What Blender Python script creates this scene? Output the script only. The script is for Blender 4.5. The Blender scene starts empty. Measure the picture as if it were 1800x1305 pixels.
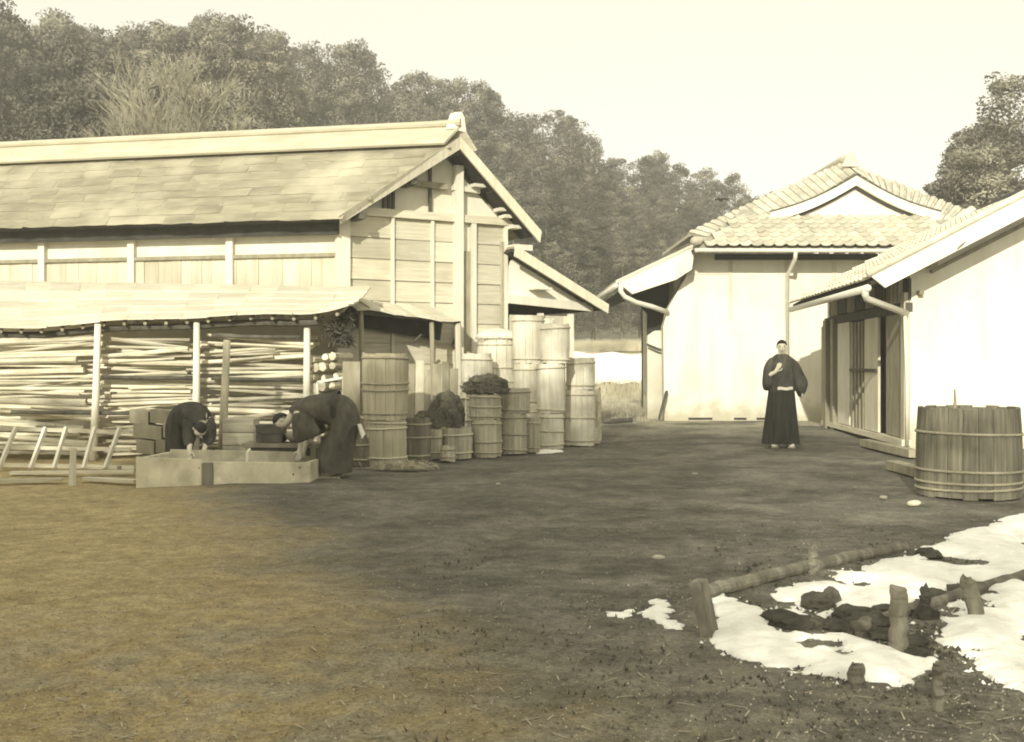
import bpy, bmesh, math, random
import numpy as np
from mathutils import Vector, Matrix, Euler, noise as mnoise

R = random.Random(7)
NR = np.random.RandomState(11)
SC = bpy.context.scene
COL = SC.collection

# ------------------------------------------------------------------ camera
F, CX, HY, H = 1950.0, 900.0, 640.0, 1.25        # focal length and horizon in photo pixels, eye height in metres
cd = bpy.data.cameras.new('camera'); cam = bpy.data.objects.new('camera', cd); COL.objects.link(cam)
cam.location = (0, 0, H); cam.rotation_euler = (math.radians(90), 0, 0)
cd.sensor_width = 36.0; cd.lens = 36.0 * F / 1800.0
cd.shift_y = -(652.5 - HY) / 1800.0
cd.clip_start = 0.1; cd.clip_end = 2000.0
SC.camera = cam

# ------------------------------------------------------------------ light
SUN_EL = math.radians(23.0)
SUN_AZ = math.radians(14.0)                       # light travels towards +Y, turned this much towards +X
sun_to = Vector((-math.sin(SUN_AZ) * math.cos(SUN_EL), -math.cos(SUN_AZ) * math.cos(SUN_EL), math.sin(SUN_EL)))
w = bpy.data.worlds.new('World'); SC.world = w; w.use_nodes = True
nt = w.node_tree; nt.nodes.clear()
sky = nt.nodes.new('ShaderNodeTexSky'); sky.sky_type = 'NISHITA'; sky.sun_disc = False
sky.sun_elevation = SUN_EL; sky.sun_rotation = math.atan2(sun_to.x, sun_to.y)
sky.air_density = 1.4; sky.dust_density = 1.0; sky.ozone_density = 1.0
bw = nt.nodes.new('ShaderNodeRGBToBW')
mixs = nt.nodes.new('ShaderNodeMix'); mixs.data_type = 'FLOAT'; mixs.inputs[0].default_value = 0.45
mixs.inputs[3].default_value = 6.6                # thin bright veil of winter cloud over the whole sky
tint = nt.nodes.new('ShaderNodeMix'); tint.data_type = 'RGBA'; tint.blend_type = 'MULTIPLY'; tint.inputs[0].default_value = 1.0
tint.inputs[7].default_value = (1.0, 0.970, 0.82, 1)
bg = nt.nodes.new('ShaderNodeBackground'); bg.inputs[1].default_value = 0.145
wo = nt.nodes.new('ShaderNodeOutputWorld')
nt.links.new(sky.outputs[0], bw.inputs[0]); nt.links.new(bw.outputs[0], mixs.inputs[2])
nt.links.new(mixs.outputs[0], tint.inputs[6])
nt.links.new(tint.outputs[2], bg.inputs[0]); nt.links.new(bg.outputs[0], wo.inputs[0])
sd = bpy.data.lights.new('sun', 'SUN'); sd.energy = 3.6; sd.angle = math.radians(0.6); sd.color = (1.0, 0.965, 0.83)
sun = bpy.data.objects.new('sun', sd); COL.objects.link(sun)
sun.rotation_euler = sun_to.to_track_quat('Z', 'Y').to_euler(); sun.location = sun_to * 60
SC.view_settings.view_transform = 'Standard'; SC.view_settings.look = 'None'
SC.view_settings.exposure = 0.74; SC.view_settings.gamma = 1.0; SC.view_settings.use_curve_mapping = False
SC.cycles.max_bounces = 6; SC.cycles.diffuse_bounces = 3; SC.cycles.volume_bounces = 0
SC.cycles.use_denoising = True
SC.cycles.pixel_filter_type = 'BLACKMAN_HARRIS'; SC.cycles.filter_width = 1.9

# ------------------------------------------------------------------ helpers
def V(*a): return Vector(a)
def at(px, py, Y): return V((px - CX) / F * Y, Y, H - (py - HY) / F * Y)
def gnd(px, py): return at(px, py, F * H / (py - HY)).xyz
def hit(px, py, P, N):
    d = V((px - CX) / F, 1, -(py - HY) / F); o = V(0, 0, H)
    return o + d * ((P - o).dot(N) / d.dot(N))
def tag(o, label=None, cat=None, group=None, kind=None):
    if label: o['label'] = label
    if cat: o['category'] = cat
    if group: o['group'] = group
    if kind: o['kind'] = kind
    return o
def thing(name, label, cat, loc, group=None):
    o = bpy.data.objects.new(name, None); COL.objects.link(o); o.location = loc; o.empty_display_size = 0.2
    return tag(o, label, cat, group)
def offset(p):
    s = V(0, 0, 0)
    while p is not None: s += p.location; p = p.parent
    return s
def link(name, me, parent=None, loc=(0, 0, 0), rot=None, scale=None):
    o = bpy.data.objects.new(name, me); COL.objects.link(o)
    o.parent = parent; o.location = loc
    if rot is not None: o.rotation_euler = rot
    if scale is not None: o.scale = scale
    return o

class MB:
    def __init__(s): s.v = []; s.f = []
    def quad(s, a, b, c, d):
        n = len(s.v); s.v += [V(*a), V(*b), V(*c), V(*d)]; s.f.append((n, n+1, n+2, n+3)); return s
    def obb(s, c, ax, ay, az):
        c = V(*c); n = len(s.v)
        for k in (-1, 1):
            for i, j in ((-1, -1), (1, -1), (1, 1), (-1, 1)): s.v.append(c + ax*i + ay*j + az*k)
        fs = [(3,2,1,0), (4,5,6,7), (0,1,5,4), (1,2,6,5), (2,3,7,6), (3,0,4,7)]
        if ax.cross(ay).dot(az) < 0: fs = [t[::-1] for t in fs]
        s.f += [tuple(n+i for i in t) for t in fs]; return s
    def box(s, c, sx, sy, sz, rz=0.0):
        ca, sa = math.cos(rz), math.sin(rz)
        return s.obb(c, V(ca, sa, 0)*sx/2, V(-sa, ca, 0)*sy/2, V(0, 0, sz/2))
    def beam(s, p0, p1, w, h, up=V(0, 0, 1)):
        p0 = V(*p0); p1 = V(*p1); d = p1 - p0; L = d.length; d = d / L
        side = d.cross(up)
        if side.length < 1e-4: side = d.cross(V(0, 1, 0))
        side.normalize(); u = side.cross(d)
        return s.obb((p0+p1)/2, d*L/2, side*w/2, u*h/2)
    def prism(s, pts, ext):
        n = len(s.v); k = len(pts); ext = V(*ext)
        pts = [V(*p) for p in pts]
        nrm = V(0, 0, 0)
        for i in range(k): nrm += (pts[i]-pts[0]).cross(pts[(i+1) % k]-pts[0])
        if nrm.dot(ext) > 0: pts = pts[::-1]
        s.v += pts + [p + ext for p in pts]
        s.f.append(tuple(range(n, n+k))); s.f.append(tuple(range(n+2*k-1, n+k-1, -1)))
        for i in range(k): s.f.append((n+i, n+k+i, n+k+(i+1) % k, n+(i+1) % k))
        return s
    def tube(s, pts, rad, n=8, caps=True):
        pts = [V(*p) for p in pts]
        if not hasattr(rad, '__len__'): rad = [rad]*len(pts)
        base = len(s.v); prev = None
        for i, p in enumerate(pts):
            d = (pts[min(i+1, len(pts)-1)] - pts[max(i-1, 0)]).normalized()
            if prev is None:
                a = d.cross(V(0, 0, 1))
                if a.length < 0.05: a = d.cross(V(1, 0, 0))
            else: a = prev - d*prev.dot(d)
            a.normalize(); prev = a; b = d.cross(a)
            for k in range(n):
                t = 2*math.pi*k/n; s.v.append(p + (a*math.cos(t) + b*math.sin(t))*rad[i])
        for i in range(len(pts)-1):
            for k in range(n):
                s.f.append((base+i*n+k, base+i*n+(k+1) % n, base+(i+1)*n+(k+1) % n, base+(i+1)*n+k))
        if caps:
            s.f.append(tuple(base+k for k in range(n-1, -1, -1)))
            e = base+(len(pts)-1)*n; s.f.append(tuple(e+k for k in range(n)))
        return s
    def loft(s, rings, caps=True):
        base = len(s.v); n = len(rings[0])
        for r in rings: s.v += [V(*p) for p in r]
        for i in range(len(rings)-1):
            for k in range(n):
                s.f.append((base+i*n+k, base+i*n+(k+1) % n, base+(i+1)*n+(k+1) % n, base+(i+1)*n+k))
        if caps:
            s.f.append(tuple(base+k for k in range(n-1, -1, -1)))
            e = base+(len(rings)-1)*n; s.f.append(tuple(e+k for k in range(n)))
        return s
    def patch(s, fn, nu, nv):
        base = len(s.v)
        for j in range(nv+1):
            for i in range(nu+1): s.v.append(V(*fn(i/nu, j/nv)))
        for j in range(nv):
            for i in range(nu):
                a = base+j*(nu+1)+i; s.f.append((a, a+1, a+nu+2, a+nu+1))
        return s
    def mesh(s, name, mat, off=V(0, 0, 0), smooth=False):
        me = bpy.data.meshes.new(name)
        me.from_pydata([tuple(p - off) for p in s.v], [], s.f)
        if mat: me.materials.append(mat)
        if smooth: me.polygons.foreach_set('use_smooth', [True]*len(me.polygons))
        me.validate(); me.update(); return me
    def build(s, name, mat, parent=None, origin=None, smooth=False):
        if parent is not None: return link(name, s.mesh(name, mat, offset(parent), smooth), parent)
        o = V(*origin) if origin is not None else V(0, 0, 0)
        return link(name, s.mesh(name, mat, o, smooth), None, o)

def ring(c, a, b, n=20, fn=None):
    c = V(*c); a = V(*a); b = V(*b); out = []
    for k in range(n):
        t = 2*math.pi*k/n; m = fn(t) if fn else 1.0
        out.append(c + (a*math.cos(t) + b*math.sin(t))*m)
    return out

# ------------------------------------------------------------------ materials
def M(name, c1, c2, scl=(4, 4, 4), rough=0.88, bump=0.25, rnd=0.18, stain=None, sscale=0.7, samt=0.5, lo=0.36, hi=0.64, det=6, bdist=0.02):
    m = bpy.data.materials.new(name); m.use_nodes = True
    t = m.node_tree; N = t.nodes; L = t.links; bs = N['Principled BSDF']
    bs.inputs['Roughness'].default_value = rough
    bs.inputs['Specular IOR Level'].default_value = 0.2
    g = N.new('ShaderNodeNewGeometry'); oi = N.new('ShaderNodeObjectInfo')
    mp = N.new('ShaderNodeMapping'); mp.inputs['Scale'].default_value = scl
    L.new(g.outputs['Position'], mp.inputs['Vector'])
    rv = N.new('ShaderNodeMath'); rv.operation = 'MULTIPLY'; rv.inputs[1].default_value = 37.0
    L.new(oi.outputs['Random'], rv.inputs[0]); L.new(rv.outputs[0], mp.inputs['Location'])
    nz = N.new('ShaderNodeTexNoise'); nz.inputs['Scale'].default_value = 1.0; nz.inputs['Detail'].default_value = det; nz.inputs['Roughness'].default_value = 0.62
    L.new(mp.outputs[0], nz.inputs['Vector'])
    cr = N.new('ShaderNodeMapRange'); cr.inputs['From Min'].default_value = lo; cr.inputs['From Max'].default_value = hi
    L.new(nz.outputs['Fac'], cr.inputs['Value'])
    mx = N.new('ShaderNodeMix'); mx.data_type = 'RGBA'
    mx.inputs[6].default_value = (*c1, 1); mx.inputs[7].default_value = (*c2, 1)
    L.new(cr.outputs[0], mx.inputs[0]); col = mx.outputs[2]
    if stain:
        n2 = N.new('ShaderNodeTexNoise'); n2.inputs['Scale'].default_value = sscale; n2.inputs['Detail'].default_value = 5
        L.new(g.outputs['Position'], n2.inputs['Vector'])
        r2 = N.new('ShaderNodeMapRange'); r2.inputs['From Min'].default_value = 0.5; r2.inputs['From Max'].default_value = 0.72; r2.inputs['To Max'].default_value = samt
        L.new(n2.outputs['Fac'], r2.inputs['Value'])
        m2 = N.new('ShaderNodeMix'); m2.data_type = 'RGBA'; m2.inputs[7].default_value = (*stain, 1)
        L.new(r2.outputs[0], m2.inputs[0]); L.new(col, m2.inputs[6]); col = m2.outputs[2]
    if rnd:
        mr = N.new('ShaderNodeMapRange'); mr.inputs['To Min'].default_value = 1-rnd; mr.inputs['To Max'].default_value = 1+rnd*0.6
        L.new(oi.outputs['Random'], mr.inputs['Value'])
        m3 = N.new('ShaderNodeVectorMath'); m3.operation = 'SCALE'
        L.new(col, m3.inputs[0]); L.new(mr.outputs[0], m3.inputs['Scale']); col = m3.outputs[0]
    L.new(col, bs.inputs['Base Color'])
    if bump:
        bp = N.new('ShaderNodeBump'); bp.inputs['Strength'].default_value = bump; bp.inputs['Distance'].default_value = bdist
        L.new(nz.outputs['Fac'], bp.inputs['Height']); L.new(bp.outputs[0], bs.inputs['Normal'])
    return m
def C(v, s=0.0):      # a warm grey of value v, s adds brown
    return (v, v*(0.955-0.10*s), v*(0.80-0.36*s))

MT = {}
MT['plaster'] = M('white_plaster', C(.84), C(.74, .12), (3.2, 3.2, .55), .9, .15, .03, C(.60, .4), .9, .40, lo=.42, hi=.72)
MT['plaster_old'] = M('old_plaster', C(.74), C(.62, .2), (1.6, 1.6, 1.0), .9, .2, .05, C(.46, .5), .8, .5)
MT['wood_pale_h'] = M('weathered_board_across', C(.52, .3), C(.66, .2), (2.0, 2.0, 26), .9, .4, .2, C(.34, .6), 1.1, .55)
MT['wood_pale_v'] = M('weathered_board_upright', C(.54, .3), C(.68, .2), (16, 16, 1.2), .9, .4, .16, C(.40, .6), .9, .5)
MT['wood_white'] = M('bleached_timber', C(.64, .1), C(.74, .05), (9, 9, 2), .85, .3, .08)
MT['wood_mid'] = M('brown_timber', C(.26, .5), C(.38, .4), (9, 9, 2.2), .85, .4, .2)
MT['wood_dark'] = M('dark_timber', C(.07, .2), C(.13, .2), (9, 9, 3), .85, .4, .25)
MT['soffit'] = M('dark_timber_and_shade', C(.035), C(.06), (5, 5, 5), .9, .3, .1)  # near-black: dark timber, and shade under eaves and in recesses held as colour
MT['shingle'] = M('bark_shingle', C(.23, .45), C(.34, .4), (1.2, 3, 7), .92, .5, .13, C(.50, .3), .9, .75, bdist=.02)
MT['ridge'] = M('weathered_ridge_board', C(.40, .35), C(.52, .3), (1.2, 1.2, 9), .92, .5, .1, C(.32, .5), 1.2, .5)
MT['bark_roof'] = M('bleached_bark_roof', C(.56, .25), C(.70, .15), (2.0, 6, 6), .92, .5, .14, C(.46, .5), .8, .4, bdist=.03)
MT['log'] = M('split_log', C(.52, .4), C(.78, .2), (2.2, 14, 14), .9, .6, .34, C(.28, .6), 2.2, .5)
MT['log_end'] = M('log_cut_end', C(.50, .3), C(.65, .3), (20, 20, 20), .9, .4, .3)
MT['stave_pale'] = M('pale_stave', C(.64, .15), C(.76, .1), (26, 26, 1.4), .85, .4, .12, C(.40, .5), 3.0, .6)
MT['stave_tan'] = M('tan_stave', C(.40, .5), C(.54, .4), (26, 26, 1.6), .85, .4, .16, C(.28, .5), 2.0, .5)
MT['stave_grey'] = M('grey_stave', C(.34, .3), C(.50, .3), (26, 26, 1.6), .85, .4, .2, C(.18, .3), 2.4, .5)
MT['stave_dark'] = M('dark_stave', C(.14, .3), C(.24, .3), (26, 26, 1.6), .85, .4, .25)
MT['stave_tub'] = M('weathered_tub_stave', C(.12, .35), C(.25, .35), (30, 30, 1.3), .8, .45, .3, C(.12, .4), 2.5, .55)
MT['hoop'] = M('twisted_bamboo_hoop', C(.30, .4), C(.46, .4), (30, 30, 60), .7, .5, .15)
MT['hoop_pale'] = M('pale_bamboo_hoop', C(.50, .3), C(.62, .3), (30, 30, 60), .7, .5, .1)
MT['tile'] = M('silver_grey_roof_tile', C(.50, .2), C(.66, .15), (5, 5, 5), .8, .25, .2, C(.40, .4), 1.2, .4)
MT['metal'] = M('pale_tin_pipe', C(.66), C(.74), (8, 8, 8), .5, .1, .04)
MT['straw'] = M('rice_straw', C(.38, .4), C(.58, .3), (20, 20, 20), .95, .5, .3)
MT['straw_dark'] = M('damp_brushwood', C(.07, .3), C(.17, .3), (14, 14, 14), .95, .5, .4)
MT['stone'] = M('grey_stone', C(.30, .2), C(.46, .2), (9, 9, 9), .9, .5, .25)
MT['snow'] = M('settled_snow', (.83, .80, .70), (.90, .88, .80), (26, 26, 26), .9, .7, .0, C(.45, .2), 8.0, .35, lo=.30, hi=.52, bdist=.02)
MT['cement'] = M('trough_cement', C(.54, .4), C(.70, .35), (7, 7, 5), .92, .45, .06, C(.32, .55), 3.4, .8)
MT['water'] = M('dark_water', C(.03), C(.05), (3, 3, 3), .08, .06, 0)
MT['kimono'] = M('dark_kimono_cloth', C(.04, .1), C(.085, .1), (9, 9, 4), .95, .8, .05, bdist=.05)
MT['hakama'] = M('dark_hakama_cloth', C(.035, .1), C(.060, .1), (24, 24, 3), .95, .3, .05)
MT['workcloth'] = M('faded_work_cloth', C(.065, .25), C(.125, .3), (8, 8, 5), .95, .8, .05, bdist=.05)
MT['cotton'] = M('white_cotton', C(.72), C(.80), (20, 20, 20), .95, .3, .03)
MT['skin'] = M('skin', C(.60, .2), C(.66, .2), (10, 10, 10), .7, .05, .03)
MT['hair'] = M('black_hair', C(.016), C(.035), (60, 60, 20), .6, .5, .0)
MT['feature'] = M('dark_feature', C(.05), C(.09), (20, 20, 20), .8, .1, 0)
MT['trunk'] = M('tree_bark', C(.16, .3), C(.26, .3), (6, 6, 1.5), .95, .6, .25)
MT['twig'] = M('pale_bare_twig', C(.26, .35), C(.38, .3), (6, 6, 6), .95, .3, .0)
MT['soil'] = M('clod_soil', C(.05, .3), C(.10, .3), (12, 12, 12), .97, .7, .3)
MT['old_wood'] = M('rotting_wood', C(.13, .25), C(.26, .25), (14, 14, 5), .95, .7, .25, C(.07, .2), 4.0, .6)
MT['bird'] = M('black_feather', C(.02), C(.03), (10, 10, 10), .7, .1, 0)

def leafmat(name, c1, c2):
    m = bpy.data.materials.new(name); m.use_nodes = True
    t = m.node_tree; N = t.nodes; L = t.links; bs = N['Principled BSDF']
    bs.inputs['Roughness'].default_value = .8; bs.inputs['Specular IOR Level'].default_value = .15
    g = N.new('ShaderNodeNewGeometry'); oi = N.new('ShaderNodeObjectInfo')
    nz = N.new('ShaderNodeTexNoise'); nz.inputs['Scale'].default_value = .8; nz.inputs['Detail'].default_value = 5
    L.new(g.outputs['Position'], nz.inputs['Vector'])
    ad = N.new('ShaderNodeMath'); ad.operation = 'MULTIPLY_ADD'; ad.inputs[1].default_value = .12; L.new(g.outputs['Random Per Island'], ad.inputs[0]); L.new(nz.outputs['Fac'], ad.inputs[2])
    cr = N.new('ShaderNodeMapRange'); cr.inputs['From Min'].default_value = .40; cr.inputs['From Max'].default_value = .72; L.new(ad.outputs[0], cr.inputs['Value'])
    mx = N.new('ShaderNodeMix'); mx.data_type = 'RGBA'; mx.inputs[6].default_value = (*c1, 1); mx.inputs[7].default_value = (*c2, 1); L.new(cr.outputs[0], mx.inputs[0])
    mr = N.new('ShaderNodeMapRange'); mr.inputs['To Min'].default_value = .75; mr.inputs['To Max'].default_value = 1.2; L.new(oi.outputs['Random'], mr.inputs['Value'])
    sc = N.new('ShaderNodeVectorMath'); sc.operation = 'SCALE'; L.new(mx.outputs[2], sc.inputs[0]); L.new(mr.outputs[0], sc.inputs['Scale'])
    L.new(sc.outputs[0], bs.inputs['Base Color'])
    tr = N.new('ShaderNodeBsdfTranslucent'); L.new(sc.outputs[0], tr.inputs['Color'])
    ms = N.new('ShaderNodeMixShader'); ms.inputs[0].default_value = .25
    L.new(bs.outputs[0], ms.inputs[1]); L.new(tr.outputs[0], ms.inputs[2]); L.new(ms.outputs[0], N['Material Output'].inputs[0])
    return m
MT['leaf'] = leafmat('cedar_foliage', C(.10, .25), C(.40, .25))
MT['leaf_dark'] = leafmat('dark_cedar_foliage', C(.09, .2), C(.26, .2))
MT['grass'] = leafmat('dry_grass', C(.44, .35), C(.72, .25))
MT['weed'] = leafmat('winter_weed', C(.07, .3), C(.18, .35))

def splash(m):
    """mud splashed up the foot of a plaster wall, and a few brown run marks"""
    t = m.node_tree; N = t.nodes; L = t.links; bs = N['Principled BSDF']; src = bs.inputs['Base Color'].links[0].from_socket
    g = N.new('ShaderNodeNewGeometry'); sp = N.new('ShaderNodeSeparateXYZ'); L.new(g.outputs['Position'], sp.inputs[0])
    n = N.new('ShaderNodeTexNoise'); n.inputs['Scale'].default_value = 3.0; n.inputs['Detail'].default_value = 8; L.new(g.outputs['Position'], n.inputs['Vector'])
    a = N.new('ShaderNodeMath'); a.operation = 'MULTIPLY_ADD'; a.inputs[1].default_value = -1.1; L.new(n.outputs['Fac'], a.inputs[0]); L.new(sp.outputs['Z'], a.inputs[2])
    r = N.new('ShaderNodeMapRange'); r.interpolation_type = 'SMOOTHSTEP'; L.new(a.outputs[0], r.inputs['Value'])
    for k, v in zip(('From Min', 'From Max', 'To Min', 'To Max'), (-.55, .05, .75, 0.)): r.inputs[k].default_value = v
    mx = N.new('ShaderNodeMix'); mx.data_type = 'RGBA'; mx.inputs[7].default_value = (*C(.40, .5), 1); L.new(r.outputs[0], mx.inputs[0]); L.new(src, mx.inputs[6]); L.new(mx.outputs[2], bs.inputs['Base Color'])
splash(MT['plaster']); splash(MT['plaster_old'])
# ground: damp dark earth in the trodden yard, dry sandy earth by the washing place, wheel streaks
def ground_mat():
    m = bpy.data.materials.new('yard_earth'); m.use_nodes = True
    t = m.node_tree; N = t.nodes; L = t.links; bs = N['Principled BSDF']
    bs.inputs['Roughness'].default_value = .97; bs.inputs['Specular IOR Level'].default_value = .08
    g = N.new('ShaderNodeNewGeometry'); sx = N.new('ShaderNodeSeparateXYZ'); L.new(g.outputs['Position'], sx.inputs[0])
    def nz(scale, det, vec=None, sc=None):
        n = N.new('ShaderNodeTexNoise'); n.inputs['Scale'].default_value = scale; n.inputs['Detail'].default_value = det; n.inputs['Roughness'].default_value = .65
        src = g.outputs['Position']
        if sc:
            mp = N.new('ShaderNodeMapping'); mp.inputs['Scale'].default_value = sc; mp.inputs['Rotation'].default_value = (0, 0, math.radians(-14)); L.new(src, mp.inputs[0]); src = mp.outputs[0]
        L.new(src, n.inputs['Vector']); return n.outputs['Fac']
    def mrange(src, a, b, c=0., d=1., smooth=True):
        r = N.new('ShaderNodeMapRange'); r.interpolation_type = 'SMOOTHSTEP' if smooth else 'LINEAR'
        for k, v in zip(('From Min', 'From Max', 'To Min', 'To Max'), (a, b, c, d)): r.inputs[k].default_value = v
        L.new(src, r.inputs['Value']); return r.outputs[0]
    def math_(op, a, b, c=None):
        q = N.new('ShaderNodeMath'); q.operation = op
        for i, x in enumerate((a, b, c)):
            if x is None: continue
            if isinstance(x, (int, float)): q.inputs[i].default_value = x
            else: L.new(x, q.inputs[i])
        return q.outputs[0]
    def mix(f, a, b):
        q = N.new('ShaderNodeMix'); q.data_type = 'RGBA'; L.new(f, q.inputs[0])
        for i, x in ((6, a), (7, b)):
            if isinstance(x, tuple): q.inputs[i].default_value = (*x, 1)
            else: L.new(x, q.inputs[i])
        return q.outputs[2]
    big = nz(.55, 6); fine = nz(9, 8); streak = nz(1.0, 6, sc=(1.1, 1.5, 1)); mid = nz(2.6, 7)
    # dry sandy earth spreads from the washing place over the near left of the yard
    edge = math_('ADD', math_('MULTIPLY_ADD', sx.outputs['Y'], .42, -1.9), math_('ADD', sx.outputs['X'], math_('MULTIPLY_ADD', big, 3.0, -1.5)))
    edge = math_('ADD', edge, math_('MULTIPLY_ADD', mid, 1.6, -.8))
    dry = mrange(edge, -1.5, .6, 1., 0.)
    damp = mix(mrange(streak, .35, .68), C(.115, .12), C(.215, .15))
    damp = mix(mrange(mid, .5, .75, 0, .6), damp, C(.25, .2))
    sand = mix(mrange(mid, .32, .66), (.35, .28, .145), (.46, .37, .20))
    sand = mix(mrange(streak, .55, .75, 0, .7), sand, (.24, .19, .105))
    col = mix(dry, damp, sand)
    # paler earth in patches towards the storehouse and round the bed
    pale = math_('MULTIPLY', mrange(sx.outputs['Y'], 17.5, 24.0), mrange(big, .40, .58))
    col = mix(pale, col, C(.36, .3))
    far = mrange(sx.outputs['Y'], 26., 34.)
    col = mix(far, col, mix(mrange(mid, .35, .65), C(.52, .2), C(.70, .1)))
    near = math_('MULTIPLY', mrange(sx.outputs['Y'], 6.5, 4.2), mrange(mid, .42, .62, 0, .65))
    col = mix(near, col, C(.27, .35))
    grain = nz(55, 6); grit = nz(170, 3)
    spec = math_('MULTIPLY', mrange(fine, .3, .7, .78, 1.2), math_('MULTIPLY', mrange(grain, .32, .68, .76, 1.24), mrange(grit, .3, .7, .80, 1.20)))
    s = N.new('ShaderNodeVectorMath'); s.operation = 'SCALE'; L.new(col, s.inputs[0]); L.new(spec, s.inputs['Scale'])
    L.new(s.outputs[0], bs.inputs['Base Color'])
    b1 = N.new('ShaderNodeBump'); b1.inputs['Strength'].default_value = .8; b1.inputs['Distance'].default_value = .03
    L.new(math_('ADD', math_('MULTIPLY', fine, .9), math_('ADD', math_('MULTIPLY', mid, .6), math_('MULTIPLY', grain, .9))), b1.inputs['Height']); L.new(b1.outputs[0], bs.inputs['Normal'])
    return m
MT['ground'] = ground_mat()

# ------------------------------------------------------------------ ground
def sst(a, b, x):
    t = min(1, max(0, (x-a)/(b-a))); return t*t*(3-2*t)
def hill_z(x, y):
    base = 44 + 0.35*max(0, x)
    k = sst(base, base+34, y)
    return k*(7.0 - 3.0*sst(5, 45, x))
def gz(x, y):
    z = 0.0
    if y < 30 and abs(x) < 14:
        z += 0.030*mnoise.noise(V(x*.5, y*.5, 3.1)) + 0.010*mnoise.noise(V(x*2.1, y*2.1, 9.0)) + 0.0045*mnoise.noise(V(x*6, y*6, 1.0))
        for off in (-.62, .62):                      # old cart ruts curving through the yard
            rx = -1.6 + .02*(y-3)**2*.5 + .12*(y-3) + off + .12*mnoise.noise(V(y*.6, off, 0)); z -= .018*math.exp(-((x-rx)/.11)**2) - .007*math.exp(-((abs(x-rx)-.24)/.10)**2)
        z -= 0.012
        fade = 1-sst(19, 26, y); z *= fade
    z += hill_z(x, y)
    return z
def axis(parts):
    out = []
    for a, b, st in parts:
        n = max(1, int(round((b-a)/st))); out += [a+(b-a)*i/n for i in range(n)]
    return out + [parts[-1][1]]
xs = axis([(-400, -60, 40), (-60, -12, 4), (-12, -6, .4), (-6, 8, .085), (8, 14, .4), (14, 70, 4), (70, 400, 40)])
ys = axis([(-60, 2, 6), (2, 3, .25), (3, 10, .07), (10, 20, .13), (20, 30, .5), (30, 110, 3), (110, 900, 60)])
gv = [(x, y, gz(x, y)) for y in ys for x in xs]; nx = len(xs)
gf = [(j*nx+i, j*nx+i+1, (j+1)*nx+i+1, (j+1)*nx+i) for j in range(len(ys)-1) for i in range(nx-1)]
gm = bpy.data.meshes.new('ground'); gm.from_pydata(gv, [], gf); gm.materials.append(MT['ground'])
gm.polygons.foreach_set('use_smooth', [True]*len(gm.polygons)); gm.update()
tag(link('ground', gm), kind='structure')

# ------------------------------------------------------------------ main barn
C0 = at(602, 640, 18.0); C0.z = 0
GD = V(.86, .51, 0).normalized()                  # along the gable wall
GN = V(.51, -.86, 0).normalized()                 # out of the gable wall
FD = V(-.978, .21, 0).normalized()                # along the long front, to the left
FN = V(-.21, -.978, 0).normalized()
UP = V(0, 0, 1)
def G(u, z, o=0.0): return C0 + GD*u + UP*z + GN*o
def Gp(px, py, o=0.0):
    p = hit(px, py, C0 + GN*o, GN) - C0; return p.dot(GD), p.z
def FF(u, z, o=0.0): return C0 + FD*u + UP*z + FN*o
def Fp(px, py, o=0.0):
    p = hit(px, py, C0 + FN*o, FN) - C0; return p.dot(FD), p.z
barn = thing('barn', 'long weathered wooden barn with bark shingled roof behind the woodpile', 'barn', C0)
OV = 0.42
tipL = hit(597, 384, C0+GN*OV, GN); apex = hit(806, 247, C0+GN*OV, GN); tipR = hit(947, 411, C0+GN*OV, GN)
LEN = 14.0
_, zpl = Gp(604, 372); wid, _ = Gp(891, 401)
zpl = 3.70
ua = (apex-C0).dot(GD); za = apex.z
def roof_z(u):                                     # underside of the roof over the gable
    uL = (tipL-C0).dot(GD); uR = (tipR-C0).dot(GD)
    if u < ua: return tipL.z + (za-tipL.z)*(u-uL)/(ua-uL)
    return za + (tipR.z-za)*(u-ua)/(uR-ua)
# walls: a closed inner shell a little behind the boards
sh = MB()
sh.prism([G(0.02, 0, -.06), G(wid, 0, -.06), G(wid, roof_z(wid)-.2, -.06), G(ua, za-.22, -.06), G(.02, roof_z(.02)-.2, -.06)], -GN*.1)
gw_ = sh.build('gable_wall', MT['plaster_old'], barn)
sh = MB(); sh.prism([FF(0, 0, -.05), FF(LEN, 0, -.05), FF(LEN, zpl+.1, -.05), FF(0, zpl+.1, -.05)], -FN*.1); fw_ = sh.build('front_wall', MT['plaster_old'], barn)
# back and far walls so the barn is closed
farL = FF(LEN, 0); bk = G(wid, 0); bk2 = bk + FD*LEN
sh = MB(); sh.prism([bk, bk2, bk2+UP*3.4, bk+UP*3.4], GD*(-.1)); sh.build('rear_wall', MT['wood_mid'], barn)
sh = MB(); sh.prism([farL, bk2, bk2+UP*3.4, farL+UP*3.7], FD*(-.1)); sh.build('end_wall', MT['wood_mid'], barn)
# horizontal gable boards, bay by bay
post_u = [Gp(px, 450)[0] for px in (606, 690, 760, 806, 832, 890)]
ztop = Gp(690, 383)[1]
n_c = 9; ch = (ztop-.55)/n_c
for i in range(5):
    u0, u1 = post_u[i], post_u[i+1]
    if i == 3: continue
    for k in range(n_c):
        zc = .55 + ch*(k+.5); d = R.uniform(-.006, .006)
        b = MB(); tilt = R.uniform(-.006, .006)
        b.obb(G((u0+u1)/2, zc, -.035+d), GD*(u1-u0)/2*.995, GN*.012+UP*0, UP*(ch*.488)+GN*(-.011)+GD*0)
        b.build('board', MT['wood_pale_h'], gw_)
b = MB(); b.obb(G((post_u[3]+post_u[4])/2, 1.6, -.03), GD*(post_u[4]-post_u[3])/2, GN*.015, UP*1.6); b.build('board', MT['wood_mid'], barn)  # brown strip put where the centre post's shade falls
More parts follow.
